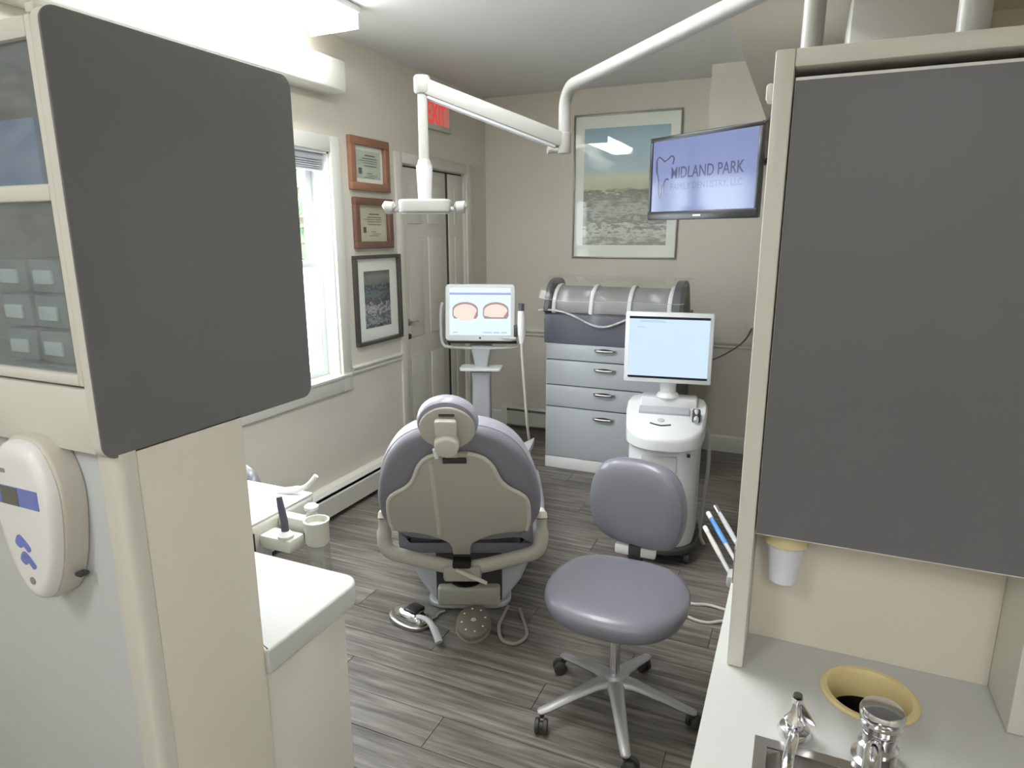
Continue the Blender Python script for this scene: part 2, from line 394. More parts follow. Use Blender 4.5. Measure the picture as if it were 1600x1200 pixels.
for (a, b_) in ((WY0+.014, 2.398), (2.412, WY1-.012)):
    for (z0, z1, gx) in ((WZ0+.016, MZ+.02, GX+.022), (MZ-.02, WZ1-.012, GX-.016)):
        up = z0 > 1
        sash = MB().box(gx-.016, gx+.016, a, a+.05, z0, z1, .003).box(gx-.016, gx+.016, b_-.05, b_, z0, z1, .003).box(gx-.016, gx+.016, a+.05, b_-.05, z0, z0+.04, .003).box(gx-.016, gx+.016, a+.05, b_-.05, z1-.04, z1, .003).build('sash', 'sash', win)
        B('pane', 'glass' if up else 'frosted', sash, gx-.002, gx+.002, a+.05, b_-.05, z0+.04, z1-.04)
B('mullion', 'sash', win, GX-.03, GX+.04, 2.397, 2.413, WZ0+.012, WZ1-.012, bev=.002)
bl = tag(MB().box(WL-.075, WL-.025, 2.42, WY1-.016, WZ1-.045, WZ1-.014, .004).build('window_blind', 'blind'), 'raised grey window blind stacked under the window head', 'blind')
for k in range(5):
    B('slat', 'blind', bl, WL-.073, WL-.027, 2.425, WY1-.02, WZ1-.058-k*.011, WZ1-.051-k*.011, bev=.002)
# valance box above the window
tag(MB().box(WL, WL+.15, 1.0, 3.06, 2.345, 2.50, .012, 3).build('light_valance', 'cream'), 'long cream box valance on the wall above the window', 'valance')
# closet door (two leaves)
dr = struct(MB().box(WL+.0002, WL+.018, DY0-.08, DY0+.004, 0, DZ1+.062, .004).box(WL+.0002, WL+.018, DY1-.004, DY1+.085, 0, DZ1+.062, .004).box(WL+.0002, WL+.0175, DY0+.004, DY1-.004, DZ1-.004, DZ1+.0615, .004).box(WL-.08, WL+.0002, DY1-.008, DY1-.001, 0, DZ1-.002).box(WL-.08, WL+.0002, DY0+.001, DY0+.008, 0, DZ1-.002).box(WL-.08, WL+.0002, DY0+.008, DY1-.008, DZ1-.009, DZ1-.002).build('door_1', 'door'))
def leaf(name, a, b_, cols):
    lf = B(name, 'door', dr, WL-.058, WL-.022, a, b_, .01, DZ1-.02, bev=.002)
    w = (b_-a); mg = .085
    pw_ = (w-mg*(cols+1))/cols
    for (z0, z1) in ((.2, .78), (.92, 1.60), (1.69, 1.95)):
        for c in range(cols):
            p0 = a+mg+c*(pw_+mg)
            MB().prism([(p0, z0), (p0+pw_, z0), (p0+pw_, z1), (p0, z1)], WL-.0225, WL-.016, YZ, .005).build('panel', 'door', lf)
    return lf
l1 = leaf('door_leaf', DY0+.010, 4.395, 2); leaf('door_leaf', 4.435, DY1-.010, 1)
B('door_gap', 'rubber', dr, WL-.06, WL-.026, 4.396, 4.434, .01, DZ1-.01)
B('head_gap', 'rubber', dr, WL-.06, WL-.03, DY0+.010, DY1-.010, DZ1-.0195, DZ1-.0095)
hd = MB().lathe([(.0, 0), (.024, 0), (.024, .006), (.010, .012), (.010, .035)], (WL-.022, DY0+.07, 1.03), 16, Matrix.Rotation(PI/2, 3, 'Y')).tube([(WL+.012, DY0+.07, 1.03), (WL+.014, DY0+.14, 1.03)], .007, 8).build('door_handle', 'steel', l1)
MB().lathe([(.0, 0), (.02, 0), (.018, .01), (.0, .011)], (WL-.022, DY0+.07, .93), 16, Matrix.Rotation(PI/2, 3, 'Y')).build('keyhole', 'rubber', l1)

# baseboard heaters
def heater(label, axis, a, b_, end=False):
    loc = (WL+.035, (a+b_)/2, 0) if axis == 'y' else ((a+b_)/2, WB-.035, 0)
    t = thing('baseboard_heater', label, 'heater', loc)
    F = (lambda d, q, z: (WL+d, q, z)) if axis == 'y' else (lambda d, q, z: (q, WB-d, z))
    def ex(name, pr, m, a_, b__):
        o = MB(); o.rings([[F(d, q, z) for d, z in pr] for q in (a_, b__)]); return o.build(name, m, t)
    ex('back_plate', [(0, .03), (.004, .03), (.004, .195), (.0, .195)], 'heater', a, b_)
    ex('hood', [(.0045, .186), (.05, .186), (.066, .168), (.068, .170), (.052, .190), (.0045, .194)], 'heater', a, b_)
    ex('front_panel', [(.064, .035), (.070, .033), (.070, .142), (.062, .148), (.061, .145), (.064, .140)], 'heater', a, b_)
    ex('element', [(.012, .06), (.052, .06), (.052, .13), (.012, .13)], 'dark', a+.04, b_-.04)
    for q in ((a, a+.05), (b_-.05, b_)):
        ex('end_cap', [(.0045, .0), (.0715, .0), (.0715, .170), (.054, .192), (.0045, .196)], 'heater', *q)
    return t
heater('long cream baseboard heater along the wall under the window', 'y', 1.3, 3.66)
heater('short cream baseboard heater on the back wall beside the drawer cabinet', 'x', -2.275, -1.30)

# ceiling lamps
def ceiling_lamp(label, x0, x1, y0, y1, z=ZC):
    t = thing('ceiling_light', label, 'ceiling light', ((x0+x1)/2, (y0+y1)/2, z), group='fluorescent ceiling lights')
    B('housing', 'white', t, x0, x1, y0, y1, z-.03, z-.001, bev=.004)
    B('end_plate', 'white', t, x0+.01, x1-.01, y0, y0+.012, z-.10, z-.03, bev=.003)
    B('end_plate', 'white', t, x0+.01, x1-.01, y1-.012, y1, z-.10, z-.03, bev=.003)
    m = MB(); rs = []
    for q in (y0+.012, y1-.012): rs.append([(x0+.015, q, z-.03), (x0+.03, q, z-.075), (x0+.07, q, z-.10), (x1-.07, q, z-.10), (x1-.03, q, z-.075), (x1-.015, q, z-.03)])
    m.rings(rs).build('diffuser', 'lamp_glow', t)
    return t
ceiling_lamp('glowing fluorescent ceiling light above the window valance', -2.34, -2.03, 1.70, 2.85)
ceiling_lamp('unseen ceiling light added over the middle of the room', -1.16, -.84, 1.15, 2.35)  # lamp added above the frame to brighten the back of the room
ceiling_lamp('unseen ceiling light added behind the viewer to the right', .30, .60, -1.10, -.40, 2.32)  # unseen lamp, added to lift the foreground
ceiling_lamp('unseen ceiling light added behind the viewer to the left', -1.10, -.80, -1.10, -.40)  # second added lamp behind the view, evens out the light

# ================================================================ OUTSIDE
tag(MB().box(-14, -2.75, -6, 14, -.6, -.4).build('ground', 'outside_grey'), 'pale paving outside the window, greyed to keep its bounce light neutral', 'ground')['kind'] = 'structure'  # lawn made grey so no green light bounces into the room
def shrub(label, x, y, r, h, n):
    t = thing('garden_tree', label, 'tree', (x, y, -.4), group='trees outside the window')
    MB().tube([(0, 0, 0), (.03, 0, h*.5), (0, .05, h*.8)], [.07, .05, .02], 8).build('trunk', 'bark', t, world=False)
    m = MB()
    for i in range(n):
        a = random.uniform(0, 2*PI); ct = random.uniform(-1, 1); q = r*random.uniform(.5, 1)**.5
        p = Vector((q*math.cos(a)*math.sqrt(1-ct*ct), q*math.sin(a)*math.sqrt(1-ct*ct), h*.65+q*ct*.9))
        d = Vector((random.uniform(-1, 1), random.uniform(-1, 1), random.uniform(-1, 1))).normalized(); e = d.orthogonal().normalized(); s = random.uniform(.07, .13)
        m.quad(p-d*s, p+e*s*.5, p+d*s, p-e*s*.5)
    o = m.build('foliage', 'leaf', t, world=False, smooth=False); o['kind'] = 'stuff'
shrub('small green tree close outside the window', -5.2, 5.6, 1.1, 3.2, 1400)
shrub('larger green tree further off outside the window', -7.5, 8.6, 1.7, 4.6, 1800)

# ================================================================ LEFT UPPER CABINET
CX, CY0, CY1, CZ0, CZ1 = -.885, .567, .985, 1.318, 1.885
t = thing('upper_cabinet', 'cream upper cabinet with a charcoal side panel and glass door on the half wall', 'cabinet', (-1.4, .76, CZ0))
B('side', 'cream', t, CX-.018, CX, CY0+.02, CY1, CZ0, CZ1, bev=.002)
B('side', 'cream', t, -1.92, -1.90, CY0+.02, CY1, CZ0, CZ1, bev=.002)
B('top', 'cream', t, -1.90, CX-.018, CY0+.02, CY1, CZ1-.018, CZ1, bev=.002)
B('bottom', 'cream', t, -1.90, CX-.018, CY0+.02, CY1, CZ0, CZ0+.05, bev=.002)
B('back', 'cream', t, -1.90, CX-.018, CY1-.012, CY1, CZ0+.05, CZ1-.018)
B('shelf', 'cream', t, -1.90, CX-.018, CY0+.03, CY1-.012, 1.664, 1.68, bev=.002)
B('bottom_rail', 'cream', t, -1.92, CX, CY0, CY0+.0195, CZ0, 1.412, bev=.003)
def glass_door(x0, x1):
    dz0, dz1 = 1.416, 1.882
    dd = MB().box(x1-.012, x1, CY0-.002, CY0+.018, dz0, dz1, .004).box(x0, x0+.024, CY0-.002, CY0+.018, dz0, dz1, .004).box(x0+.024, x1-.012, CY0-.0015, CY0+.0175, dz0, dz0+.016, .004).box(x0+.024, x1-.012, CY0-.0015, CY0+.0175, dz1-.026, dz1, .004).box(x0+.024, x1-.012, CY0-.0015, CY0+.0175, 1.662, 1.684, .004).build('door', 'cream', t)
    B('pane', 'cab_glass', dd, x0+.024, x1-.012, CY0+.006, CY0+.010, dz0+.016, 1.662)
    B('pane', 'cab_glass', dd, x0+.024, x1-.012, CY0+.006, CY0+.010, 1.684, dz1-.026)
glass_door(-1.39, -.8862); glass_door(-1.90, -1.394)
MB().prism(rrect(CY0-.003, .992, 1.312, 1.893, .022, 6), CX+.0002, -.8682, YZ, .002).build('panel_core', 'cream', t)
pnl = MB().prism(rrect(CY0-.003, .992, 1.312, 1.893, .022, 6), -.868, -.8645, YZ, .0012).build('side_panel', 'charcoal', t); pnl['label'] = 'charcoal laminate side panel with rounded corners'
B('cornice', 'cream', t, CX-.018, CX-.001, CY0+.005, .60, CZ1, CZ1+.012, bev=.003)
B('door_hinge', 'light_gray', t, CX-.05, CX-.019, CY0+.022, CY0+.05, 1.825, 1.848, bev=.006)
# contents
def carton(name, m, label, x, y, z, w, dp, h, cat='box', group=None):
    o = MB().box(-w/2, w/2, -dp/2, dp/2, 0, h, .003).build(name, m); o.location = (x, y, z); return tag(o, label, cat, group)
carton('supply_box', 'blue_box', 'blue supply box on the top shelf behind the glass door', -1.06, .70, 1.681, .13, .16, .098)
carton('supply_box', 'light_gray', 'pale grey supply box behind the upper glass pane', -1.20, .74, 1.681, .10, .16, .11)
k = 0
for j, (zz) in enumerate((1.369, 1.424, 1.479, 1.534)):
    for i in range(3):
        t2 = thing('parts_drawer', 'small grey storage drawer behind the glass door, %s row, %s from the charcoal panel' % (('bottom', 'second lowest', 'third lowest', 'top')[j], ('first', 'second', 'third')[i]), 'drawer', (-.97-i*.085, .72, zz), group='storage drawers in the glass cabinet')
        MB().box(-.038, .038, -.08, .08, 0, .05, .004).build('case', 'bin_gray', t2, world=False)
        MB().box(-.022, .022, -.086, -.0802, .012, .034, .003).build('label_holder', 'mat_board', t2, world=False)

# ================================================================ LEFT BASE CABINET + COUNTER
t = thing('base_cabinet', 'cream base cabinet below the white worktop on the left', 'cabinet', (-1.25, .93, 0))
B('body', 'cream', t, -1.60, -.8925, .812, 1.056, .08, .802, bev=.002)
B('side_panel', 'cream', t, -.8925, -.874, .812, 1.058, .0, .803, bev=.003)
B('plinth', 'rubber', t, -1.60, -.8925, .812, 1.02, 0, .08)
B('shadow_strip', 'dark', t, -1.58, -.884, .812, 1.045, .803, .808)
tag(MB().prism(rrect(-1.66, -.856, .812, 1.107, (.004, .045, .004, .004), 8), .808, .86, XY, .006).build('worktop', 'white_laminate'), 'white worktop with a rounded corner on the left base cabinet', 'worktop')

# sanitizer dispenser on the partition
t = thing('sanitizer_dispenser', 'white wall mounted hand sanitizer dispenser with blue print', 'dispenser', (-1.0, .585, 1.08))
ol = lambda w, z0, z1, b: smooth_closed([(-w*.62, z1), (0, z1+.012), (w*.62, z1), (w, z1-.05), (w*1.02, (z0+z1)/2+.02), (w*.80, z0+.07), (w*.42, z0+.018), (0, z0), (-w*.42, z0+.018), (-w*.80, z0+.07), (-w*1.02, (z0+z1)/2+.02), (-w, z1-.05)], 5)
cx = -1.012
MB().prism([(u+cx, v) for u, v in ol(.066, 1.078, 1.325, 0)], .585, .546, XZ, .006).build('back_housing', 'shell_rim', t)
fc = MB(); rs = []
for (y_, s_) in ((.5458, .965), (.538, .955), (.531, .91), (.528, .85), (.5275, .80)):
    rs.append([(u*s_+cx, y_, (v-1.2)*s_+1.2) for u, v in ol(.066, 1.078, 1.325, 0)])
fc.rings(rs).build('front_cover', 'white', t)
fy = .5272
MB().box(cx-.052, cx+.047, fy-.0006, fy+.003, 1.236, 1.265).build('window_strip', 'blue_print', t)
MB().box(cx-.036, cx+.002, fy-.0012, fy+.003, 1.2365, 1.2645).build('sight_window', 'window_grey', t)
lg = lambda dz: smooth_closed([(cx-.024, 1.176+dz), (cx-.012, 1.190+dz), (cx+.010, 1.172+dz), (cx+.004, 1.164+dz), (cx-.006, 1.172+dz), (cx-.014, 1.168+dz)], 4)
MB().prism(lg(0), fy-.0006, fy+.002, XZ).prism([(u+.006, v) for u, v in lg(-.026)], fy-.0006, fy+.002, XZ).build('logo', 'blue_print', t)
MB().lathe([(.0, 0), (.006, 0), (.006, .002), (0, .002)], (cx+.002, fy+.001, 1.118), 12, Matrix.Rotation(PI/2, 3, 'X')).build('indicator', 'cord_gray', t)
MB().box(cx-.038, cx-.020, fy-.0006, fy+.002, 1.285, 1.291).build('brand_mark', 'cord_gray', t)
MB().box(cx+.046, cx+.060, .560, .575, 1.118, 1.124, .002).build('latch', 'rubber', t)

# ================================================================ RIGHT CABINET ISLAND
WT = .86
t = thing('base_cabinet', 'cream base cabinet with doors under the sink worktop', 'cabinet', (.4, 1.02, 0))
for (nm, a) in (('side_panel', (-.06, -.042, .5, 1.57, 0, .819)), ('side_panel', (.84, .858, .5, 1.57, 0, .819)), ('back_panel', (-.042, .84, 1.555, 1.57, 0, .819)), ('bottom_panel', (-.042, .84, .52, 1.555, .09, .108)), ('plinth', (-.042, .84, .55, .566, 0, .09))):
    B(nm, 'cream', t, *a, bev=.001)
for (a, b_) in ((-.040, .397), (.401, .838)):
    dd = B('door', 'cream', t, a, b_, .5, .518, .10, .815, bev=.002)
    MB().tube([(b_-.05, .5, .70), (b_-.05, .475, .70), (b_-.05, .475, .60), (b_-.05, .5, .60)], .005, 8).build('handle', 'steel', dd)
HC = (.163, 1.125); HR = .0615
circ = lambda r, n=40: [(HC[0]+r*math.cos(-2*PI*k/n), HC[1]+r*math.sin(-2*PI*k/n)) for k in range(n)]
SK = (.006, .32, .60, .938)
curve_wt = curve_slab('worktop', rrect(-.088, .90, .46, 1.596, .006, 3), [circ(HR+.003), [(SK[0]+.004, SK[2]+.004), (SK[0]+.004, SK[3]-.004), (SK[1]-.004, SK[3]-.004), (SK[1]-.004, SK[2]+.004)]], WT-.04, WT, 'white_laminate', None)
tag(curve_wt, 'pale worktop with sink and waste hole on the right', 'worktop')
t = thing('waste_chute', 'round yellow waste chute ring set in the right worktop', 'chute ring', (HC[0], HC[1], WT))
m = MB(); m.rings([[(HC[0]+r*math.cos(2*PI*k/40), HC[1]+r*math.sin(2*PI*k/40), z) for k in range(40)] for r, z in ((.0755, WT+.0003), (.0755, WT+.003), (.071, WT+.006), (.064, WT+.005), (.0605, WT), (.0595, WT-.046), (.058, WT-.046), (.059, WT-.002), (.061, WT+.0004))], cap=False)
m.build('ring', 'yellow', t)
MB().lathe([(0, WT-.24), (.062, WT-.24), (.062, WT-.0465), (.059, WT-.0465), (.059, WT-.235), (0, WT-.235)], (HC[0], HC[1], 0), 32).build('bin_sleeve', 'dark', t)
# sink
t = thing('sink', 'stainless steel sink basin at the bottom edge of the right worktop', 'sink', (.16, .77, WT-.16))
curve_slab('rim', [(SK[0]-.012, SK[2]-.012), (SK[1]+.012, SK[2]-.012), (SK[1]+.012, SK[3]+.012), (SK[0]-.012, SK[3]+.012)], [[(SK[0]+.006, SK[2]+.006), (SK[0]+.006, SK[3]-.006), (SK[1]-.006, SK[3]-.006), (SK[1]-.006, SK[2]+.006)]], WT+.0003, WT+.003, 'steel', t)
m = MB()
m.rings([[(x, y_, z) for x, y_ in rrect(SK[0]+e, SK[1]-e, SK[2]+e, SK[3]-e, .03)] for e, z in ((.005, WT+.0002), (.008, WT-.03), (.012, WT-.13), (.04, WT-.15))], cap=False)
m.bm.faces.new([m.bm.verts.new((x, y_, WT-.15)) for x, y_ in rrect(SK[0]+.04, SK[1]-.04, SK[2]+.04, SK[3]-.04, .03)])
m.build('basin', 'steel', t)
MB().lathe([(0, WT-.149), (.022, WT-.149), (.024, WT-.146), (.018, WT-.145), (0, WT-.147)], (.16, .77, 0), 20).build('drain', 'chrome', t)
# taps
t = thing('tap', 'stout chrome tap with ribbed handle behind the sink', 'tap', (.160, .965, WT+.003))
MB().lathe([(0, 0), (.034, 0), (.034, .006), (.027, .010), (.025, .022), (.027, .024), (.027, .030), (.022, .034), (.022, .048), (.025, .05), (.025, .054), (.022, .056)], (.160, .965, WT+.003), 28).build('body', 'chrome', t)
MB().lathe([(.020, .056), (.027, .06), (.028, .068), (.025, .071), (.029, .075), (.030, .084), (.027, .090), (.016, .094), (0, .095)], (.160, .965, WT+.003), 28).build('handle', 'chrome', t)
MB().tube(smooth_open([(.160, .965, WT+.03), (.15, .93, WT+.045), (.14, .86, WT+.06), (.14, .80, WT+.055), (.14, .785, WT+.03)], 5), [.012]*20+[.009], 12).build('spout', 'chrome', t)
t = thing('faucet', 'small chrome faucet with cone cap on the sink edge', 'tap', (.049, .978, WT))
MB().lathe([(0, 0), (.024, 0), (.025, .006), (.022, .013), (.013, .016), (.013, .020)], (.049, .978, WT+.0005), 24).build('base', 'chrome', t)
MB().lathe([(.015, .020), (.017, .028), (.013, .034), (.009, .044), (.006, .056), (.008, .060), (.008, .066), (0, .068)], (.049, .978, WT+.0005), 24).build('cap', 'chrome', t)
MB().prism([(.055, WT+.034), (.078, WT+.026), (.056, WT+.060)], .974, .981, XZ, .001).build('lever', 'chrome', t)
MB().lathe([(0, 0), (.0065, 0), (.0065, .003), (0, .003)], (.049, .978, WT+.0686), 14).build('button', 'rubber', t)
MB().tube(smooth_open([(.049, .958, WT+.016), (.046, .92, WT+.035), (.04, .87, WT+.045), (.04, .84, WT+.035), (.04, .83, WT+.01)], 5), .008, 10).build('spout', 'chrome', t)

t = thing('tall_cabinet', 'cream cabinet with a large charcoal flap door standing on the right worktop', 'cabinet', (.16, 1.35, WT))
B('side_panel', 'cream', t, -.066, -.0385, 1.113, 1.575, WT+.0005, 1.882, bev=.003)
B('side_panel', 'cream', t, .352, .378, 1.113, 1.575, WT+.0005, 1.882, bev=.003)
B('top_panel', 'cream', t, -.0386, .3521, 1.1132, 1.5748, 1.8565, 1.8818, bev=.003)
B('shelf', 'cream', t, -.038, .3515, 1.135, 1.5745, 1.112, 1.124, bev=.001)
B('splash_back', 'wall', t, -.038, .3515, 1.232, 1.25, WT+.0005, 1.1115)
B('back_panel', 'cream', t, -.038, .3515, 1.555, 1.57, WT+.0005, 1.856)
dd = B('flap_door', 'white', t, -.0365, .3505, 1.122, 1.141, 1.118, 1.844, bev=.0015)
df = B('door_face', 'charcoal', dd, -.0355, .3495, 1.1205, 1.1225, 1.1205, 1.839); df['label'] = 'charcoal laminate door face'
B('hinge_knob', 'cream', t, -.078, -.0665, 1.15, 1.18, 1.818, 1.845, bev=.005)
B('edge_slot', 'cord_gray', t, -.0685, -.0662, 1.118, 1.16, 1.02, 1.085)
# cup dispenser + cup
t = thing('cup_dispenser', 'tan cup dispenser mouth under the right cabinet', 'dispenser', (.013, 1.183, 1.111))
m = MB(); m.rings([[(.013+r*math.cos(2*PI*k/32), 1.183+r*math.sin(2*PI*k/32), z) for k in range(32)] for r, z in ((.037, 1.111), (.037, 1.086), (.033, 1.084), (.033, 1.111))], cap=False)
m.build('collar', 'tan', t)
m = MB(); m.rings([[(.013+r*math.cos(2*PI*k/32), 1.183+r*math.sin(2*PI*k/32), z) for k in range(32)] for r, z in ((.021, 1.014), (.023, 1.012), (.031, 1.092), (.0322, 1.094), (.030, 1.095), (.022, 1.016))])
tag(m.build('paper_cup', 'cup'), 'white paper cup hanging from the dispenser under the right cabinet', 'cup')

# poles
def pole(label, x, y_, z0, z1, r):
    t = thing('support_pole', label, 'pole', (x, y_, z0))
    MB().cyl((x, y_, z0), (x, y_, z1), r, n=28).build('shaft', 'lamp_white', t)
    MB().lathe([(0, z0), (r*2, z0), (r*2, z0+.012), (r*1.1, z0+.02), (0, z0+.02)], (x, y_, 0), 28).build('foot_plate', 'lamp_white', t)
    MB().lathe([(0, z1-.02), (r*1.1, z1-.02), (r*2, z1-.012), (r*2, z1-.0005), (0, z1-.0005)], (x, y_, 0), 28).build('ceiling_plate', 'lamp_white', t)
pole('white pole rising from the top right of the right cabinet', .205, 1.30, 1.8825, 2.32, .0225)

# ================================================================ DENTAL LIGHT
t = thing('dental_light', 'white dental operating light on a long jointed ceiling arm', 'dental light', (-.03, 1.80, 0))
MB().cyl((-.03, 1.80, .0), (-.03, 1.80, 2.319), .024, n=28).build('pole', 'lamp_white', t)
MB().lathe([(0, 0), (.09, 0), (.09, .015), (.03, .03), (.024, .03)], (-.03, 1.80, 0), 28).build('foot_plate', 'lamp_white', t)
MB().lathe([(.0245, 2.17), (.034, 2.172), (.036, 2.18), (.036, 2.26), (.03, 2.266), (.0245, 2.266)], (-.03, 1.80, 0), 28).build('arm_hub', 'lamp_white', t)
EL = Vector((-.985, 2.80, 0))
d_ = (Vector((-.03, 1.80, 0))-EL).normalized()
pts = [EL+Vector((0, 0, 2.03)), EL+Vector((0, 0, 2.11))]
for k in range(9):
    a = PI/2*k/8; pts.append(EL+d_*(.09*(1-math.cos(a)))+Vector((0, 0, 2.125+.09*math.sin(a))))
pts.append(Vector((-.05, 1.82, 2.215)))
MB().tube(pts, .025, 20, up=(1, 0, 0)).build('swing_arm', 'lamp_white', t)
MB().lathe([(0, 1.955), (.026, 1.955), (.03, 1.96), (.03, 2.035), (.0255, 2.04)], (EL.x, EL.y, 0), 24).build('elbow', 'lamp_white', t)
TIP = Vector((-1.482, 2.475, 2.205)); E0 = Vector((EL.x, EL.y, 2.005))
ax = (TIP-E0).normalized(); sd = ax.cross(Vector((0, 0, 1))).normalized(); upv = sd.cross(ax)
def barbox(name, p, q, w, h, m_, bev=.006):
    mm = MB(); c = (p+q)/2; L_ = (q-p).length; a = (q-p).normalized(); s_ = a.cross(Vector((0, 0, 1))).normalized(); u_ = s_.cross(a)
    rot = Matrix((a, s_, u_)).transposed(); mm.box(c.x-L_/2, c.x+L_/2, c.y-w/2, c.y+w/2, c.z-h/2, c.z+h/2, bev, 2, rot); return mm.build(name, m_, t)
barbox('spring_arm', E0+ax*.01, TIP, .052, .062, 'lamp_white', .01)
barbox('arm_cover', E0+ax*.03-upv*.034, TIP-ax*.03-upv*.034, .036, .016, 'light_gray', .004)
E1 = E0-Vector((0, 0, .035)); axh = Vector((ax.x, ax.y, 0)).normalized()
MB().tube([E1, E1+axh*.06], .014, 12).build('knuckle', 'lamp_white', t)
MB().tube([E1+axh*.06, E1+axh*.072], .017, 16).build('knuckle_cap', 'lamp_white', t)
MB().lathe([(0, -.032), (.028, -.030), (.034, -.022), (.034, .03), (.028, .038), (0, .04)], TIP, 24).build('tip_joint', 'lamp_white', t)
MB().tube([TIP+Vector((0, 0, -.02)), TIP+Vector((.005, -.01, -.29))], [.020, .021], 18).tube([TIP+Vector((.005, -.01, -.285)), TIP+Vector((.006, -.011, -.31))], [.024, .031], 18).build('down_tube', 'lamp_white', t)
HD = TIP+Vector((.012, -.022, -.47))
MB().tube([TIP+Vector((.006, -.011, -.31)), HD+Vector((0, 0, .02))], [.034, .028], 20).build('head_yoke', 'light_gray', t)
rt = Matrix.Rotation(math.radians(20), 3, 'Z')
def hl(u, v, w): return tuple(HD + rt @ Vector((u, v, w)))
MB().prism(rrect(-.108, .108, -.055, .055, .035), -.028, .026, lambda u, v, w: hl(u, v, w), .01).build('lamp_head', 'lamp_white', t)
MB().prism(rrect(-.098, .098, -.044, .044, .03), -.032, -.0285, lambda u, v, w: hl(u, v, w)).build('lens', 'light_gray', t)
for s_ in (-1, 1):
    MB().tube([hl(s_*.10, 0, -.014), hl(s_*.135, 0, -.016)], .011, 12).build('handle_stem', 'lamp_white', t)
    MB().tube([hl(s_*.128, -.012, -.012), hl(s_*.134, -.012, -.008), hl(s_*.166, -.012, -.006), hl(s_*.172, -.012, -.01)], [.014, .025, .026, .015], 16).build('handle', 'lamp_white', t)

# ================================================================ TV
tvm = Vector((-.40, 2.70, 0)); ang = math.atan2(-.303, .45)
t = thing('television', 'flat screen television with lavender start screen on a wall arm', 'television', (-.395, 2.695, 1.675), ang)
def lb(name, m_, *a, **k): return MB().box(*a, **k).build(name, m_, t, world=False)
w2 = .272
lb('housing', 'black_plastic', -w2, w2, .0, .02, 0, .325, bev=.006)
lb('rear_bulge', 'black_plastic', -.17, .15, .0202, .06, .05, .27, bev=.02)
lb('bezel', 'black_plastic', -w2, w2, -.006, .001, .309, .325, bev=.003)
lb('bezel', 'black_plastic', -w2, w2, -.008, .001, 0, .034, bev=.005)
lb('bezel', 'black_plastic', -w2, -w2+.014, -.006, .001, .034, .309, bev=.003)
lb('bezel', 'black_plastic', w2-.014, w2, -.006, .001, .034, .309, bev=.003)
sc_ = lb('screen', 'scr_tv', -w2+.014, w2-.014, -.0012, -.0002, .034, .309)
lb('brand_badge', 'silver_frame', -.02, .02, -.0095, -.0082, .012, .019)
TX = Matrix.Rotation(PI/2, 4, 'X')
text_mesh('screen_text', 'MIDLAND PARK', .062, 'scr_tv_ink', sc_, Matrix.Translation((-.155, -.0014, .160)) @ TX @ Matrix.Diagonal((.80, 1, 1, 1)), ext=.0002, bold=.0006)
text_mesh('screen_text', 'FAMILY DENTISTRY, LLC', .036, 'scr_tv_pale', sc_, Matrix.Translation((-.153, -.0014, .116)) @ TX @ Matrix.Diagonal((.90, 1, 1, 1)), ext=.0002)
m = MB()      # tooth outline
for pl, r in (([(-.235, .233), (-.222, .247), (-.205, .238), (-.19, .228), (-.17, .236), (-.155, .246), (-.14, .238), (-.145, .215)], .004), ([(-.235, .233), (-.232, .19), (-.222, .15), (-.222, .11), (-.212, .09), (-.206, .11), (-.205, .14)], .0055), ([(-.192, .10), (-.19, .135), (-.178, .158), (-.165, .155)], .005)):
    m.tube([(p.x, -.0016, p.y) for p in smooth_open([Vector((a, b_)) for a, b_ in pl], 4)], r, 8, flat=1., up=(0, 1, 0))
    for v in m.bm.verts: v.co.y = -.0016+(v.co.y+.0016)*.05 if abs(v.co.y+.0016) > 1e-9 and abs(v.co.y+.0016) > .0004 else v.co.y
m.build('tooth_logo', 'scr_tv_ink', sc_, world=False)
lb('wall_plate', 'black_plastic', -.07, .07, .0602, .072, .10, .22, bev=.004)
ti = Matrix.Rotation(-ang, 3, 'Z')
def tl(p): return ti @ (Vector(p)-t.location)
MB().tube([(0, .075, .16), (.10, .17, .20), tl((.05, 2.45, 1.90))], .012, 10).build('arm', 'rubber', t, world=False)
MB().tube([tl(p) for p in smooth_open([(-.185, 2.60, 1.965), (-.178, 2.575, 1.985), (-.15, 2.50, 2.0), (-.10, 2.45, 2.02), (.045, 2.42, 2.04)], 5)], .005, 8).build('cable', 'rubber', t, world=False)

# ================================================================ EXIT SIGN
t = thing('exit_sign', 'red and white exit sign above the closet door', 'sign', (WL, 4.25, 2.33))
B('housing', 'exit_box', t, WL, WL+.035, 4.015, 4.405, 2.32, 2.54, bev=.006)
B('face', 'exit_pink', t, WL+.035, WL+.037, 4.05, 4.375, 2.355, 2.52)
text_mesh('lettering', 'EXIT', .20, 'exit_red', t, Matrix.Translation((.0375, -.190, .028)) @ Matrix(((0, 0, 1, 0), (1, 0, 0, 0), (0, 1, 0, 0), (0, 0, 0, 1))) @ Matrix.Diagonal((.64, .98, 1, 1)), bold=.005, ext=.0005)

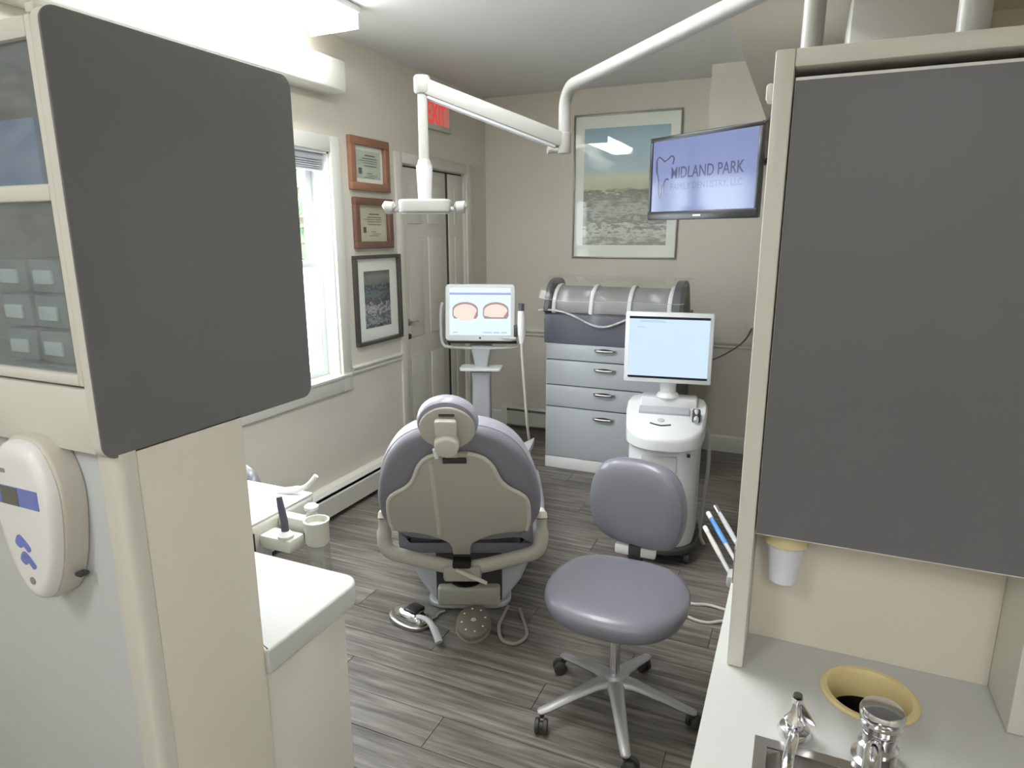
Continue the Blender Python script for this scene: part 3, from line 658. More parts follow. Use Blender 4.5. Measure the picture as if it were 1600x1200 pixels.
# ================================================================ PICTURES
def frame(name, label, cat, plane, a0, a1, z0, z1, fw, fd, fm_, mats, group=None, lines=None):
    """plane 'L' on left wall (a=y) or 'B' on back wall (a=x)"""
    F = (lambda d, a, z: (WL+d, a, z)) if plane == 'L' else (lambda d, a, z: (a, WB-d, z))
    t = thing(name, label, cat, F(0.001, (a0+a1)/2, z0), group=group)
    def bx(nm, m_, d0, d1, p0, p1, q0, q1, bev=0.):
        A = F(d0, p0, q0); Bq = F(d1, p1, q1)
        return B(nm, m_, t, min(A[0], Bq[0]), max(A[0], Bq[0]), min(A[1], Bq[1]), max(A[1], Bq[1]), q0, q1, bev=bev)
    bx('frame_rail', fm_, .001, fd, a0, a1, z1-fw, z1, .003); bx('frame_rail', fm_, .001, fd, a0, a1, z0, z0+fw, .003)
    bx('frame_rail', fm_, .001, fd, a0, a0+fw, z0+fw, z1-fw, .003); bx('frame_rail', fm_, .001, fd, a1-fw, a1, z0+fw, z1-fw, .003)
    i = fw
    for k, (m_, mg) in enumerate(mats):
        o = bx(['mount', 'print', 'sheet'][k] if len(mats) > 1 else 'print', m_, .002, .004+.002*k, a0+i+mg[0], a1-i-mg[0], z0+i+mg[1], z1-i-mg[1]); i_ = mg
    if lines:
        m = MB(); ww = a1-a0-2*fw
        for (c, z, w, h) in lines:
            A = F(.0085, a0+fw+ww*(c-w/2), z0+fw+(z1-z0-2*fw)*z); Bq = F(.0088, a0+fw+ww*(c+w/2), z0+fw+(z1-z0-2*fw)*z+h)
            m.box(min(A[0], Bq[0]), max(A[0], Bq[0]), min(A[1], Bq[1]), max(A[1], Bq[1]), A[2], Bq[2])
        m.build('lettering', 'ink', t)
    bx('glazing', 'glass', .011, .013, a0+fw, a1-fw, z0+fw, z1-fw)
    return t
LN = [(.55, .74, .34, .006), (.55, .66, .5, .004), (.5, .60, .6, .003), (.55, .54, .5, .003), (.55, .46, .44, .004), (.22, .24, .10, .034), (.52, .26, .16, .004), (.62, .20, .3, .003), (.52, .15, .34, .003)]
frame('certificate', 'framed certificate with orange wood frame, upper of the two beside the window', 'certificate', 'L', 3.225, 3.612, 1.872, 2.17, .045, .03, 'wood_frame', [('mat_board', (.0, .0)), ('paper', (.025, .025))], 'framed certificates', LN)
frame('certificate', 'framed yellowed certificate in dark wood, lower of the two beside the window', 'certificate', 'L', 3.243, 3.628, 1.535, 1.832, .042, .03, 'wood_frame_dark', [('paper_yellow', (.0, .0)), ('paper_yellow', (.02, .02))], 'framed certificates', LN)
frame('framed_photo', 'black framed black and white street photograph below the certificates', 'picture', 'L', 3.213, 3.697, .953, 1.496, .022, .03, 'black_frame', [('mat_board', (0, 0)), ('print_street', (.085, .075))])
frame('framed_picture', 'large framed landscape print on the back wall behind the television', 'picture', 'B', -1.685, -.878, 1.437, 2.487, .012, .02, 'silver_frame', [('mat_board', (0, 0)), ('print_city', (.07, .088))])

# ================================================================ DRAWER CABINET AND ORGANISER
DX0, DX1, DYF, DYB = -1.578, -.69, 4.18, 4.72
t = thing('drawer_cabinet', 'grey four drawer cabinet with white base against the back wall', 'cabinet', ((DX0+DX1)/2, 4.45, 0))
B('carcass', 'slate_dark', t, DX0, DX1, DYF+.02, DYB, .08, .895, bev=.002)  # carcass darkened to paint the shade seen in the drawer gaps
B('plinth', 'white', t, DX0, DX1, DYF, DYB-.02, 0, .083, bev=.002)
for (z0, z1, hz) in ((.785, .893, .862), (.608, .777, .730), (.453, .600, .563), (.089, .445, .392)):
    dw = B('drawer', 'gray_drawer', t, DX0+.001, DX1-.001, DYF, DYF+.0195, z0, z1, bev=.0015)
    hx = -1.158
    MB().tube(smooth_open([(hx-.07, DYF, hz), (hx-.055, DYF-.022, hz), (hx, DYF-.026, hz-.002), (hx+.055, DYF-.022, hz), (hx+.07, DYF, hz)], 5), .007, 10, flat=1.3).build('handle', 'steel', dw)
    MB().prism(smooth_closed([(hx-.07, hz), (hx, hz+.012), (hx+.07, hz), (hx, hz-.015)], 5), DYF-.0012, DYF-.0002, XZ).build('handle_recess', 'rubber', dw)
t = thing('roll_top_organizer', 'slate grey organiser with three curved clear fronted bins on the drawer cabinet', 'organizer', ((DX0+DX1)/2, 4.45, .8955))
OX0, OX1 = DX0-.012, DX1+.005
pr = [(DYF-.004, .896), (DYF-.012, 1.06), (DYF-.004, 1.09), (DYF+.03, 1.10), (DYB, 1.10), (DYB, .896)]
MB().prism([(a, b_) for a, b_ in pr], OX0, OX1, lambda u, v, w: (w, u, v)).build('body', 'slate', t)
cap = smooth_closed([(DYF-.012, 1.101), (DYF-.010, 1.18), (DYF+.03, 1.27), (DYF+.10, 1.315), (DYF+.2, 1.325), (DYF+.30, 1.30), (DYF+.36, 1.20), (DYF+.36, 1.101)], 4)
for (a, b_) in ((OX0, OX0+.035), (OX1-.05, OX1)):
    MB().prism(cap, a, b_, lambda u, v, w: (w, u, v), .006).build('end_cap', 'slate_dark', t)
arc = [(DYF+.02+.0, 1.101)]
for k in range(11):
    a = PI*(1-k/10*.62); arc.append((DYF+.17+.155*math.cos(a), 1.115+.165*math.sin(a)))
bx0, bx1 = OX0+.037, OX1-.052
ribs = [bx0+.02, bx0+(bx1-bx0)*.345, bx0+(bx1-bx0)*.66, bx1-.02]
for a, b_ in zip(ribs[:-1], ribs[1:]):
    inn = [(DYF+.17+(u-DYF-.17)*.95, 1.10+(v-1.10)*.95+.002) for u, v in arc]
    mm = MB(); mm.rings([[(x, u, v) for u, v in inn]+[(x, inn[-1][0], 1.103)] for x in (a+.012, b_-.012)]); mm.build('bin', 'bin_gray', t)
for x in ribs:
    mm = MB(); mm.tube([(x, u, v) for u, v in arc], .015, 8, flat=.6, up=(0, 1, 0)); mm.build('rib', 'white', t)
# draped clear plastic sheet
m = MB(); G = []
n = 36
xs = [DX0-.045+(DX1-DX0+.075)*i/n for i in range(n+1)]
for i, x in enumerate(xs):
    s_ = i/n; sag = math.exp(-((s_-.46)/.2)**2)
    col_ = []
    pts = [(DYF+.30, 1.335), (DYF+.15, 1.334), (DYF+.03, 1.295), (DYF-.025, 1.20-.01*math.sin(9*s_)), (DYF-.034-.012*math.sin(14*s_), 1.135-.03*sag), (DYF-.032, 1.118-.085*sag+.008*math.sin(11*s_))]
    for p in pts: col_.append((x, p[0]+.004*math.sin(23*s_), p[1]))
    G.append(col_)
G2 = [[p for p in c] for c in G]
m.grid(G2)
fs = tag(m.build('plastic_sheet', 'plastic_film'), 'clear plastic cover sheet draped over the organiser', 'plastic sheet')
mm = MB(); mm.tube([c[-1] for c in G], .009, 6, flat=.8); mm.build('hem', 'film_edge', fs)
mm = MB(); mm.tube([(c[3][0], c[3][1]-.002, c[3][2]-.02*math.exp(-((i/n-.46)/.25)**2)) for i, c in enumerate(G)], .004, 6, flat=.5); mm.build('fold', 'film_edge', fs)

# ================================================================ RIGHT SCANNER CART (white, monitor)
CXc, CYc = -.56, 3.22
t = thing('monitor_cart', 'white wheeled cart with a pale blue monitor in front of the drawers', 'cart', (CXc-.012, CYc, 0), math.radians(8))
def lm(name, m_, mb): return mb.build(name, m_, t, world=False)
def dshape(w, y0, y1, r): # rounded front (towards -y)
    return smooth_closed([(-w, y1), (0, y1), (w, y1), (w*1.0, y0+r*.95), (w*.82, y0+r*.40), (w*.45, y0+r*.08), (0, y0), (-w*.45, y0+r*.08), (-w*.82, y0+r*.40), (-w*1.0, y0+r*.95)], 4)
m = MB(); rs = []
for z, sx, dy in ((.09, .165, .01), (.14, .168, .0), (.40, .169, 0), (.625, .172, -.005)):
    rs.append([(u, v, z) for u, v in dshape(sx, -.17+dy, .20, .14)])
lm('body', 'cart_white', m.rings(rs))
m = MB(); rs = []
for z, k in ((.605, .96), (.613, 1.0), (.655, 1.015), (.670, 1.0), (.678, .96)):
    rs.append([(u*k, -.02+(v+.02)*k, z+.10*max(0, (v+.2))/.4*(1 if z > .62 else .1)) for u, v in dshape(.186, -.215, .20, .17)])
lm('top_deck', 'cart_white', m.rings(rs))
sl = math.atan(.25)
RX = Matrix.Rotation(sl, 3, 'X')
lm('keyboard_pad', 'scanner_gray', MB().box(-.135, .115, .01, .075, .7485-.012, .7485+.004, .003, 2, RX))
lm('rear_block', 'cart_white', MB().box(-.135, .15, .09, .20, .70, .80, .012))
lm('start_button', 'light_gray', MB().lathe([(0, 0), (.018, 0), (.016, .004), (0, .005)], (-.02, -.045, .7175), 20, RX))
lm('smile_slot', 'rubber', MB().tube([(p.x, p.y, .707+.25*(p.y+.09)) for p in smooth_open([Vector((-.07, -.078, 0)), Vector((-.02, -.096, 0)), Vector((.03, -.085, 0))], 5)], .004, 6))
lm('camera_holder', 'rubber', MB().box(.128, .168, -.05, .03, .72, .765, .01, 2, RX))
lm('camera_tip', 'light_gray', MB().tube([(.148, -.07, .73), (.148, 0, .765)], .012, 12))
lm('front_panel', 'light_gray', MB().box(-.10, .07, -.178, -.16, .16, .575, .006))
lm('switch', 'rubber', MB().box(.115, .131, -.152, -.142, .57, .587, .003))
lm('base', 'rubber', MB().prism(dshape(.185, -.19, .21, .15), .062, .095, XY, .008))
for (u, v) in ((-.14, -.11), (.14, -.11), (-.14, .16), (.14, .16)):
    cs = lm('caster', 'rubber', MB().tube([(u-.012, v, .031), (u+.012, v, .031)], .030, 18).box(u-.016, u+.016, v-.012, v+.012, .045, .064, .003))
mnz = .905
lm('monitor_stand', 'cart_white', MB().lathe([(.06, .801), (.055, .815), (.04, .825), (.04, .865), (.05, .88), (.05, .95), (0, .95)], (.0, .13, 0), 24))
mo = lm('monitor', 'cart_white', MB().box(-.222, .208, .055, .095, .885, 1.240, .008))
def ms(nm, m_, x0, x1, z0, z1, d=.0535): MB().box(x0, x1, d, d+.002, z0, z1).build(nm, m_, mo, world=False)
ms('screen', 'scr_blue', -.202, .188, .908, 1.220); ms('screen_bar', 'scr_dark', -.202, .188, 1.208, 1.220, .0525); ms('screen_bar', 'scr_dark', -.202, .188, .908, .919, .0525)
for (x0, x1, z) in ((-.15, -.03, 1.198), (-.15, -.02, 1.192), (-.16, -.12, 1.165)): ms('screen_text', 'scr_grey', x0, x1, z, z+.003, .0528)
MB().tube(smooth_open([(.19, .12, .62), (.215, .13, .60), (.225, .13, .45), (.21, .125, .2), (.205, .12, .06), (.23, .10, .01)], 6), .010, 8).build('hose', 'light_gray', t, world=False)
MB().tube(smooth_open([(.08, .097, 1.02), (.15, .3, .95), (.30, .9, .90), (.44, 1.4, .91), (.51, 1.73, .955)], 6), .005, 6).build('power_cord', 'rubber', t, world=False)
t = thing('wall_outlet', 'cream wall outlet above the chair rail right of the monitor', 'outlet', (-.31, WB, .93))
B('cover_plate', 'trim', t, -.345, -.275, WB-.007, WB-.0005, .90, 1.01, bev=.003)
B('plug', 'white', t, -.325, -.295, WB-.035, WB-.0072, .94, .97, bev=.005)
# ================================================================ LEFT SCANNER (grey, touch screen)
SY = 3.9
t = thing('intraoral_scanner', 'grey scanner stand with touch screen showing two dental arches', 'scanner', (-1.975, SY+.08, 0), math.radians(20))
m = MB()
for k in range(5):
    a = 2*PI*k/5+.3; p = Vector((math.cos(a), math.sin(a), 0))
    m.tube([p*.03+Vector((0, 0, .09)), p*.15+Vector((0, 0, .08)), p*.235+Vector((0, 0, .062))], [.03, .026, .02], 10)
lm('base', 'scanner_gray', m)
for k in range(5):
    a = 2*PI*k/5+.3; p = Vector((math.cos(a)*.225, math.sin(a)*.225, 0)); q = Vector((-math.sin(a), math.cos(a), 0))*.01
    lm('caster', 'rubber', MB().tube([p-q+Vector((0, 0, .025)), p+q+Vector((0, 0, .025))], .0245, 14))
m = MB(); m.rings([[(u, v, z) for u, v in rrect(-w, w, -dp, dp, .02)] for z, w, dp in ((.08, .075, .06), (.15, .068, .05), (.62, .062, .045), (.70, .066, .05))])
lm('column', 'scanner_gray', m)
lm('shelf', 'bezel', MB().prism(rrect(-.145, .145, -.09, .07, .03), .712, .735, XY, .008))
m = MB(); m.rings([[(u, v, z) for u, v in rrect(-w, w, -.03, .05, .015)] for z, w in ((.7355, .045), (.80, .055), (.86, .07), (.88, .07))])
lm('neck', 'scanner_gray', m)
hp = [(-.255, -.02, 1.17), (-.268, -.022, 1.12), (-.27, -.022, .95), (-.255, -.022, .885), (-.20, -.022, .868), (0, -.022, .862), (.20, -.022, .868), (.255, -.022, .885), (.27, -.022, .95), (.268, -.022, 1.12), (.255, -.02, 1.17)]
lm('carry_handle', 'light_gray', MB().tube(smooth_open(hp, 5), .011, 10))
lm('rear_bar', 'rubber', MB().box(-.24, .24, .03, .05, .885, .905, .004))
TB = Matrix.Rotation(math.radians(-8), 3, 'X')
mo = lm('display', 'bezel', MB().prism(rrect(-.235, .235, -.19, .19, .03), .012, -.025, lambda u, v, w: tuple(TB @ Vector((u, w, v)) + Vector((0, -.03, 1.105))), .01))
def ds(nm, m_, poly, d): MB().prism(poly, -.025-d, -.0245-d, lambda u, v, w: tuple(TB @ Vector((u, w, v)) + Vector((0, -.03, 1.105)))).build(nm, m_, mo, world=False)
R4 = lambda a, b_, c, d: [(a, c), (b_, c), (b_, d), (a, d)]
ds('screen', 'scr_white', R4(-.205, .205, -.15, .165), .0005)
ds('screen_bar', 'scr_purple', R4(-.205, .205, .118, .132), .0011)
for cx_, fl_ in ((-.10, 1), (.105, -1)):
    outer = [(cx_+.086*math.cos(PI*k/14), .02+.05*math.sin(PI*k/14)) for k in range(15)]
    ds('arch_gum', 'scr_gum', outer+[(cx_-.086, -.02), (cx_-.075, -.04), (cx_+.075, -.04), (cx_+.086, -.02)], .0012)
    ds('arch_palate', 'scr_tooth', [(cx_+.078*math.cos(PI*k/14), .010+.046*math.sin(PI*k/14)) for k in range(15)]+[(cx_-.078, -.02), (cx_-.03, -.055 if fl_ > 0 else -.03), (cx_+.05, -.05 if fl_ > 0 else -.03)], .0018)
for (x0, x1) in ((.02, .08), (.09, .13), (.14, .18), (-.18, -.15)): ds('screen_text', 'scr_grey', R4(x0, x1, -.136, -.128), .0012)
ds('home_button', 'rubber', smooth_closed([(-.008, -.169), (0, -.161), (.008, -.169), (0, -.177)], 3), .0006)
w = thing('scanner_wand', 'white handheld scanner wand with dark tip hung beside the touch screen', 'scanner wand', (-1.655, SY+.03, .92))
MB().tube([(0, 0, 0), (0, 0, .06), (0, -.005, .13), (0, -.008, .20), (0, -.008, .215)], [.014, .026, .027, .024, .02], 14).build('body', 'white', w, world=False)
MB().tube([(0, -.008, .2155), (0, -.01, .262)], [.019, .02], 14).build('tip', 'slate', w, world=False)
MB().box(-.055, -.028, -.01, .02, .04, .12, .006).build('cradle', 'rubber', w, world=False)
MB().tube([(-.14, -.005, .03), (-.04, .0, .03)], .009, 8).build('cradle_arm', 'light_gray', w, world=False)
MB().tube(smooth_open([(0, 0, 0), (.003, 0, -.08), (.012, .02, -.3), (.02, .05, -.55), (.0, .15, -.78), (-.10, .30, -.9), (-.28, .33, -.908)], 8), .010, 8).build('cord', 'clear_cord', w, world=False)

# ================================================================ DENTAL CHAIR
CO = (-1.405, 2.743, 0); CA = math.radians(23.5)
t = thing('dental_chair', 'lavender grey dental chair seen from behind with beige back shell', 'dental chair', CO, CA)
P0 = Vector((-.012, -.66, .36)); V = Vector((0, -.40, .9165)).normalized(); NRM = Vector((0, -V.z, V.y))   # NRM points to the viewer (backwards)
def bp(u, v, w): return tuple(P0+Vector((u, 0, 0))+V*v+NRM*w)
half = [(0, .668), (.055, .667), (.125, .652), (.19, .611), (.24, .545), (.278, .45), (.30, .344), (.304, .27), (.296, .215), (.26, .15), (.2, .11), (.1, .095)]
outl = smooth_closed(half + [(0, .09)] + [(-u, v) for u, v in half[:0:-1]], 3)[::-1]
cc = MB(); rs = []
cz0 = .38
for w_, s_ in ((-.105, .80), (-.10, .90), (-.08, .965), (-.045, .995), (-.02, 1.0), (.0, .975), (.008, .94), (.010, .88)):
    rs.append([bp(u*s_, cz0+(v-cz0)*s_, w_) for u, v in outl])
bc = cc.rings(rs).build('back_cushion', 'vinyl_dark', t, world=False)
# front bolster wrapping the edge, its lit look painted in as paler vinyl
cc = MB(); rs = []
for w_, s_ in ((-.10, .93), (-.085, .985), (-.05, 1.012), (-.025, 1.008), (-.0225, .99)):
    rs.append([bp(u*s_, cz0+(v-cz0)*s_, w_) for u, v in outl])
cc.rings(rs, cap=False).build('lit_edge', 'vinyl', bc, world=False)
sh = [(0, .580), (.045, .580), (.085, .567), (.112, .546), (.132, .515), (.144, .483), (.160, .445), (.188, .412), (.225, .386), (.250, .358), (.260, .310), (.262, .240), (.255, .190), (.238, .181), (.18, .174), (.125, .160), (.075, .135), (.045, .112), (.036, .085), (.034, .046)]
poly = sh+[(-u, v) for u, v in sh[:0:-1]]
ps = [(u, v) for u, v in poly][::-1]
MB().prism(ps, .0102, .030, bp, .006).build('back_shell', 'shell', t, world=False)
# raised rim along the shell outline
top = [(u, v) for u, v in sh[1:13]]
for s_ in (-1, 1):
    MB().tube([bp(s_*u, v, .027) for u, v in [tuple(p) for p in smooth_open([Vector(q) for q in top], 3)]], .008, 8, up=tuple(NRM)).build('shell_rim', 'shell_rim', t, world=False)
MB().tube([bp(-.085, .55, .030), bp(-.078, .17, .030)], .009, 8).build('shell_crease', 'shell_rim', t, world=False)
# head rest
ho = [(.104*math.cos(2*PI*k/32), .715+.102*math.sin(2*PI*k/32)*(1 if math.sin(2*PI*k/32) > 0 else .95)) for k in range(32)]
HW = .03
cc = MB(); rs = []
for w_, s_ in ((-.048, .75), (-.045, .88), (-.032, .98), (-.014, 1.0), (.0, .975), (.006, .94)):
    rs.append([bp(u*s_-.016, .715+(v-.715)*s_, w_+HW) for u, v in ho[::-1]])
cc.rings(rs).build('head_cushion', 'vinyl', t, world=False)
MB().prism([(u*.90-.016, .705+(v-.715)*.90) for u, v in ho[::-1]], .0062+HW, .018+HW, bp, .005).build('head_plate', 'shell', t, world=False)
MB().prism([(u, v) for u, v in rrect(-.055, .018, .69, .758, .012)][::-1], .0182+HW, .040+HW, bp, .006).build('head_clamp', 'shell_rim', t, world=False)
MB().prism(smooth_closed([(-.060, .655), (-.052, .685), (-.018, .70), (.018, .685), (.024, .655), (.01, .622), (-.018, .61), (-.045, .622)], 4)[::-1], .0182+HW, .058+HW, bp, .012).build('head_knob', 'shell_rim', t, world=False)
MB().tube([bp(-.060, .64, .04+HW), bp(-.055, .605, .045+HW)], .008, 8).build('head_lever', 'white', t, world=False)
MB().prism(rrect(-.04, .012, .764, .773, .003)[::-1], .0182+HW, .022+HW, bp).build('slot', 'rubber', t, world=False)
MB().prism([(u, v) for u, v in rrect(-.034, .010, .53, .64, .004)][::-1], .012, .034, bp, .004).build('head_rail', 'shell_rim', t, world=False)
MB().prism(rrect(-.042, .042, .545, .566, .004)[::-1], .030, .042, bp, .003).build('rail_guide', 'rubber', t, world=False)
# seat + leg rest (local y forward)
m = MB(); rs = []
for y_, w_, z0, z1 in ((-.655, .22, .40, .455), (-.64, .27, .365, .50), (-.45, .275, .36, .495), (.0, .26, .36, .475), (.35, .25, .35, .47), (.55, .24, .30, .43), (.85, .235, .23, .355), (.98, .225, .215, .325), (1.0, .19, .225, .305)):
    rs.append([(u, y_, v) for u, v in rrect(-w_, w_, z0, z1, .04)])
m.rings(rs).build('seat_cushion', 'vinyl_dark', t, world=False)
MB().box(-.20, .20, -.35, .45, .29, .358, .02).build('seat_frame', 'shell', t, world=False)
# arm bar: wide U behind the seat
m = MB()
ub = [(-.322, -.66, .525), (-.322, -.665, .47), (-.318, -.675, .425), (-.295, -.685, .392), (-.22, -.69, .370), (-.13, -.695, .350), (-.04, -.70, .334), (.03, -.70, .334), (.12, -.695, .350), (.20, -.69, .370), (.275, -.685, .392), (.298, -.675, .425), (.302, -.665, .47), (.302, -.66, .525)]
sp = smooth_open(ub, 4)
m.tube(sp, [.022]*4+[.029]*(len(sp)-8)+[.022]*4, 12, up=(0, 1, 0), flat=.8).build('arm_bar', 'shell', t, world=False)
for s_, x in ((-1, -.322), (1, .302)):
    MB().tube([(x, -.66, .527), (x, -.655, .545), (x, -.64, .557)], [.024, .022, .010], 14).build('arm_knob', 'shell_rim', t, world=False)
    MB().tube([(x, -.62, .50), (x, -.45, .515), (x*.98, -.15, .52)], [.018, .02, .018], 12).build('armrest', 'vinyl_dark', t, world=False)
MB().box(-.085, .065, -.735, -.66, .285, .352, .015).build('back_hinge', 'shell', t, world=False)
MB().box(-.045, .025, -.752, -.70, .353, .382, .006).build('hinge_gap', 'dark', t, world=False)
MB().tube([(-.03, -.755, .352), (.03, -.775, .335), (.09, -.785, .312)], [.010, .013, .009], 10, flat=.6).build('recline_lever', 'shell_rim', t, world=False)
# pedestal
MB().prism([(u, v) for u, v in rrect(-.142, .132, -.48, -.24, .018)], .025, .112, XY, .014).build('pedestal_box', 'shell', t, world=False)
MB().lathe([(0, .1122), (.072, .1122), (.072, .116), (.066, .120), (0, .120)], (-.02, -.40, 0), 28).build('pedestal_opening', 'dark', t, world=False)
MB().lathe([(.055, .1205), (.062, .13), (.058, .15), (.05, .28), (.0, .285)], (-.02, -.355, 0), 28).build('lift_column', 'shell', t, world=False)
m = MB(); m.rings([[(x-.005, y_, z) for x, y_ in rrect(-w_, w_, a, .52, .04)] for z, w_, a in ((.03, .165, -.43), (.10, .23, -.40), (.27, .318, -.33), (.29, .315, -.32))])
m.build('lift_housing', 'panel_blue', t, world=False)
MB().box(-.15, .14, -.436, -.40, .03, .29, .004).build('housing_shade', 'rubber', t, world=False)  # dark box painting in the shade between the housing wings
MB().prism(rrect(-.19, .18, -.46, .55, .08), .0, .024, XY, .008).build('floor_plate', 'panel_blue', t, world=False)
MB().prism([(.18, .78), (.325, 1.0), (.315, .90), (.27, .66)], .30, .335, XY, .006).build('leg_wing', 'light_gray', t, world=False)

# foot controls
t = thing('foot_control', 'chrome foot control with curved lever on the floor left of the pedal', 'foot control', (-1.40, 2.13, 0), math.radians(-12))
MB().prism(smooth_closed([(-.125, .0), (-.09, .055), (-.02, .075), (.06, .06), (.085, .0), (.05, -.05), (-.03, -.06), (-.10, -.04)], 4), 0, .018, XY, .005).build('base', 'steel', t, world=False)
m = MB(); rs = []
fo = smooth_closed([(-.115, .0), (-.085, .045), (-.02, .06), (.05, .05), (.07, .0), (.045, -.038), (-.03, -.048), (-.09, -.032)], 4)
for z, s_ in ((.0182, 1.), (.035, .96), (.05, .80), (.058, .5)): rs.append([(u*s_-.0, v*s_, z) for u, v in fo])
m.rings(rs).build('cover', 'chrome', t, world=False)
MB().box(-.035, .03, -.02, .05, .045, .066, .006).build('dark_pad', 'black_plastic', t, world=False)
MB().tube(smooth_open([(.02, -.01, .045), (.09, -.01, .055), (.15, -.03, .045), (.205, -.06, .02)], 5), [.013]*10+[.016]*6, 10, flat=.7).build('lever', 'light_gray', t, world=False)
MB().tube(smooth_open([(.05, .05, .01), (.06, .08, .006), (.05, .11, .006), (.06, .14, .006)], 5), .006, 8).build('hose', 'cord_gray', t, world=False)
t = thing('foot_pedal', 'oval grey-brown foot pedal plate with pale studs under the dental chair', 'foot pedal', (-1.150, 2.212, 0), CA)
ov = [(.072*math.cos(2*PI*k/40), .118*math.sin(2*PI*k/40)) for k in range(40)]
MB().prism(ov, 0, .03, XY, .008).build('plate', 'pedal', t, world=False)
MB().prism([(u*1.04, v*1.03) for u, v in ov], 0, .008, XY).build('rim', 'cord_gray', t, world=False)
for k in range(8):
    a = 2*PI*k/8+.2; MB().lathe([(0, .0302), (.005, .0302), (.003, .033), (0, .033)], (.05*math.cos(a), .085*math.sin(a), 0), 10).build('stud', 'mat_board', t, world=False)
MB().lathe([(0, .0302), (.012, .0302), (.010, .034), (0, .034)], (0, 0, 0), 14).build('centre_button', 'shell_rim', t, world=False)
# cords on the floor
def cord(label, pts, r, m_='clear_cord'):
    o = MB().tube(smooth_open([(x, y_, z+r) for x, y_, z in pts], 8), r, 8).build('cord', m_); return tag(o, label, 'cord')
cord('looped grey cord on the floor beside the foot pedal', [(-1.075, 2.40, 0), (-1.065, 2.34, 0), (-1.045, 2.24, 0), (-.995, 2.165, 0), (-.935, 2.16, 0), (-.915, 2.23, 0), (-.965, 2.32, 0), (-1.02, 2.40, 0)], .007, 'cord_gray')
cord('upper of two pale cords on the floor right of the stool', [(-.55, 2.80, 0), (-.40, 2.775, 0), (-.33, 2.745, 0), (-.25, 2.765, 0), (-.10, 2.72, 0), (.04, 2.60, 0)], .007)
cord('lower of two pale cords on the floor right of the stool', [(-.62, 2.74, 0), (-.42, 2.70, 0), (-.33, 2.635, 0), (-.25, 2.62, 0), (-.15, 2.66, 0), (.04, 2.52, 0)], .007)

# ================================================================ STOOLS
def make_stool(label):
    t = thing('operator_stool', label, 'stool', (0, 0, 0), 0, 'lavender grey stools')
    hub = MB().lathe([(0, .085), (.036, .085), (.042, .10), (.042, .125), (.032, .15), (.028, .155), (0, .155)], (0, 0, 0), 28).build('hub', 'alu', t, world=False)
    for k in range(5):
        a = math.radians(5+72*k); u = Vector((math.cos(a), math.sin(a), 0)); s_ = Vector((-math.sin(a), math.cos(a), 0))
        m = MB(); rs = []
        for d, zc, w_, h in ((.02, .125, .034, .022), (.07, .122, .026, .020), (.16, .098, .021, .014), (.24, .074, .018, .011), (.27, .068, .016, .008), (.278, .067, .008, .004)):
            c = u*d+Vector((0, 0, zc)); rs.append([c+s_*(w_*math.cos(2*PI*q/12))+Vector((0, 0, h*math.sin(2*PI*q/12))) for q in range(12)])
        m.rings(rs).build('base_arm', 'alu', t, world=False)
        cpos = u*.262; tr = Vector((math.cos(a+1.1), math.sin(a+1.1), 0)); ax_ = Vector((-tr.y, tr.x, 0)); c2 = cpos+tr*.018+Vector((0, 0, .0255))
        cs = MB().tube([cpos+Vector((0, 0, .045)), cpos+Vector((0, 0, .067))], .008, 10).tube([c2-ax_*.006, c2+ax_*.006], .016, 14).build('caster', 'rubber', t, world=False)
        for q in (-1, 1):
            MB().tube([c2+ax_*(q*.0065), c2+ax_*(q*.0085), c2+ax_*(q*.019), c2+ax_*(q*.021)], [.022, .025, .025, .022], 18).build('wheel', 'rubber', cs, world=False)
    MB().cyl((0, 0, .155), (0, 0, .36), .018, n=24).build('gas_lift', 'chrome', t, world=False)
    MB().lathe([(.0185, .33), (.028, .335), (.028, .389), (0, .389)], (0, 0, 0), 24).build('lift_sleeve', 'black_plastic', t, world=False)
    MB().box(-.09, .09, -.08, .14, .390, .411, .006).build('seat_plate', 'black_plastic', t, world=False)
    so = smooth_closed([(0, -.222), (.13, -.202), (.212, -.12), (.236, .0), (.21, .12), (.135, .195), (0, .215), (-.135, .195), (-.21, .12), (-.236, .0), (-.212, -.12), (-.13, -.202)], 4)
    m = MB(); rs = []
    for z, s_ in ((.412, .80), (.415, .90), (.427, .965), (.448, 1.0), (.466, .995), (.480, .96), (.489, .88), (.492, .70), (.490, .35)):
        rs.append([(u*s_, v*s_, z+.012*(max(0, -v)*s_/.22)**2*(-1)) for u, v in so])
    m.rings(rs).build('seat', 'stool_vinyl', t, world=False)
    # backrest on the +y side
    MB().tube(smooth_open([(0, .10, .385), (0, .20, .375), (0, .262, .40), (0, .275, .47), (0, .272, .56)], 5), .014, 10, flat=1.6, up=(1, 0, 0)).build('back_bar', 'black_plastic', t, world=False)
    MB().box(-.075, .075, .235, .262, .475, .515, .008).build('back_bracket', 'white', t, world=False)
    MB().box(-.022, .022, .228, .27, .462, .522, .005).build('bracket_clamp', 'rubber', t, world=False)
    bo = smooth_closed([(0, .525), (.09, .53), (.155, .565), (.185, .65), (.175, .75), (.12, .825), (0, .845), (-.12, .825), (-.175, .75), (-.185, .65), (-.155, .565), (-.09, .53)], 4)
    m = MB(); rs = []
    for w_, s_ in ((-.035, .55), (-.033, .80), (-.022, .94), (-.0, 1.), (.015, .985), (.026, .92), (.03, .80), (.031, .5)):
        ca, sa = math.cos(-.20), math.sin(-.20)
        rs.append([(u*s_*ca-(w_-.30*(u*s_)**2)*sa, .245+u*s_*sa+(w_-.30*(u*s_)**2)*ca+.12*(.685+(v-.685)*s_-.55)*.5, .678+(v-.685)*s_) for u, v in bo])
    m.rings(rs).build('backrest', 'stool_vinyl', t, world=False)
    return t
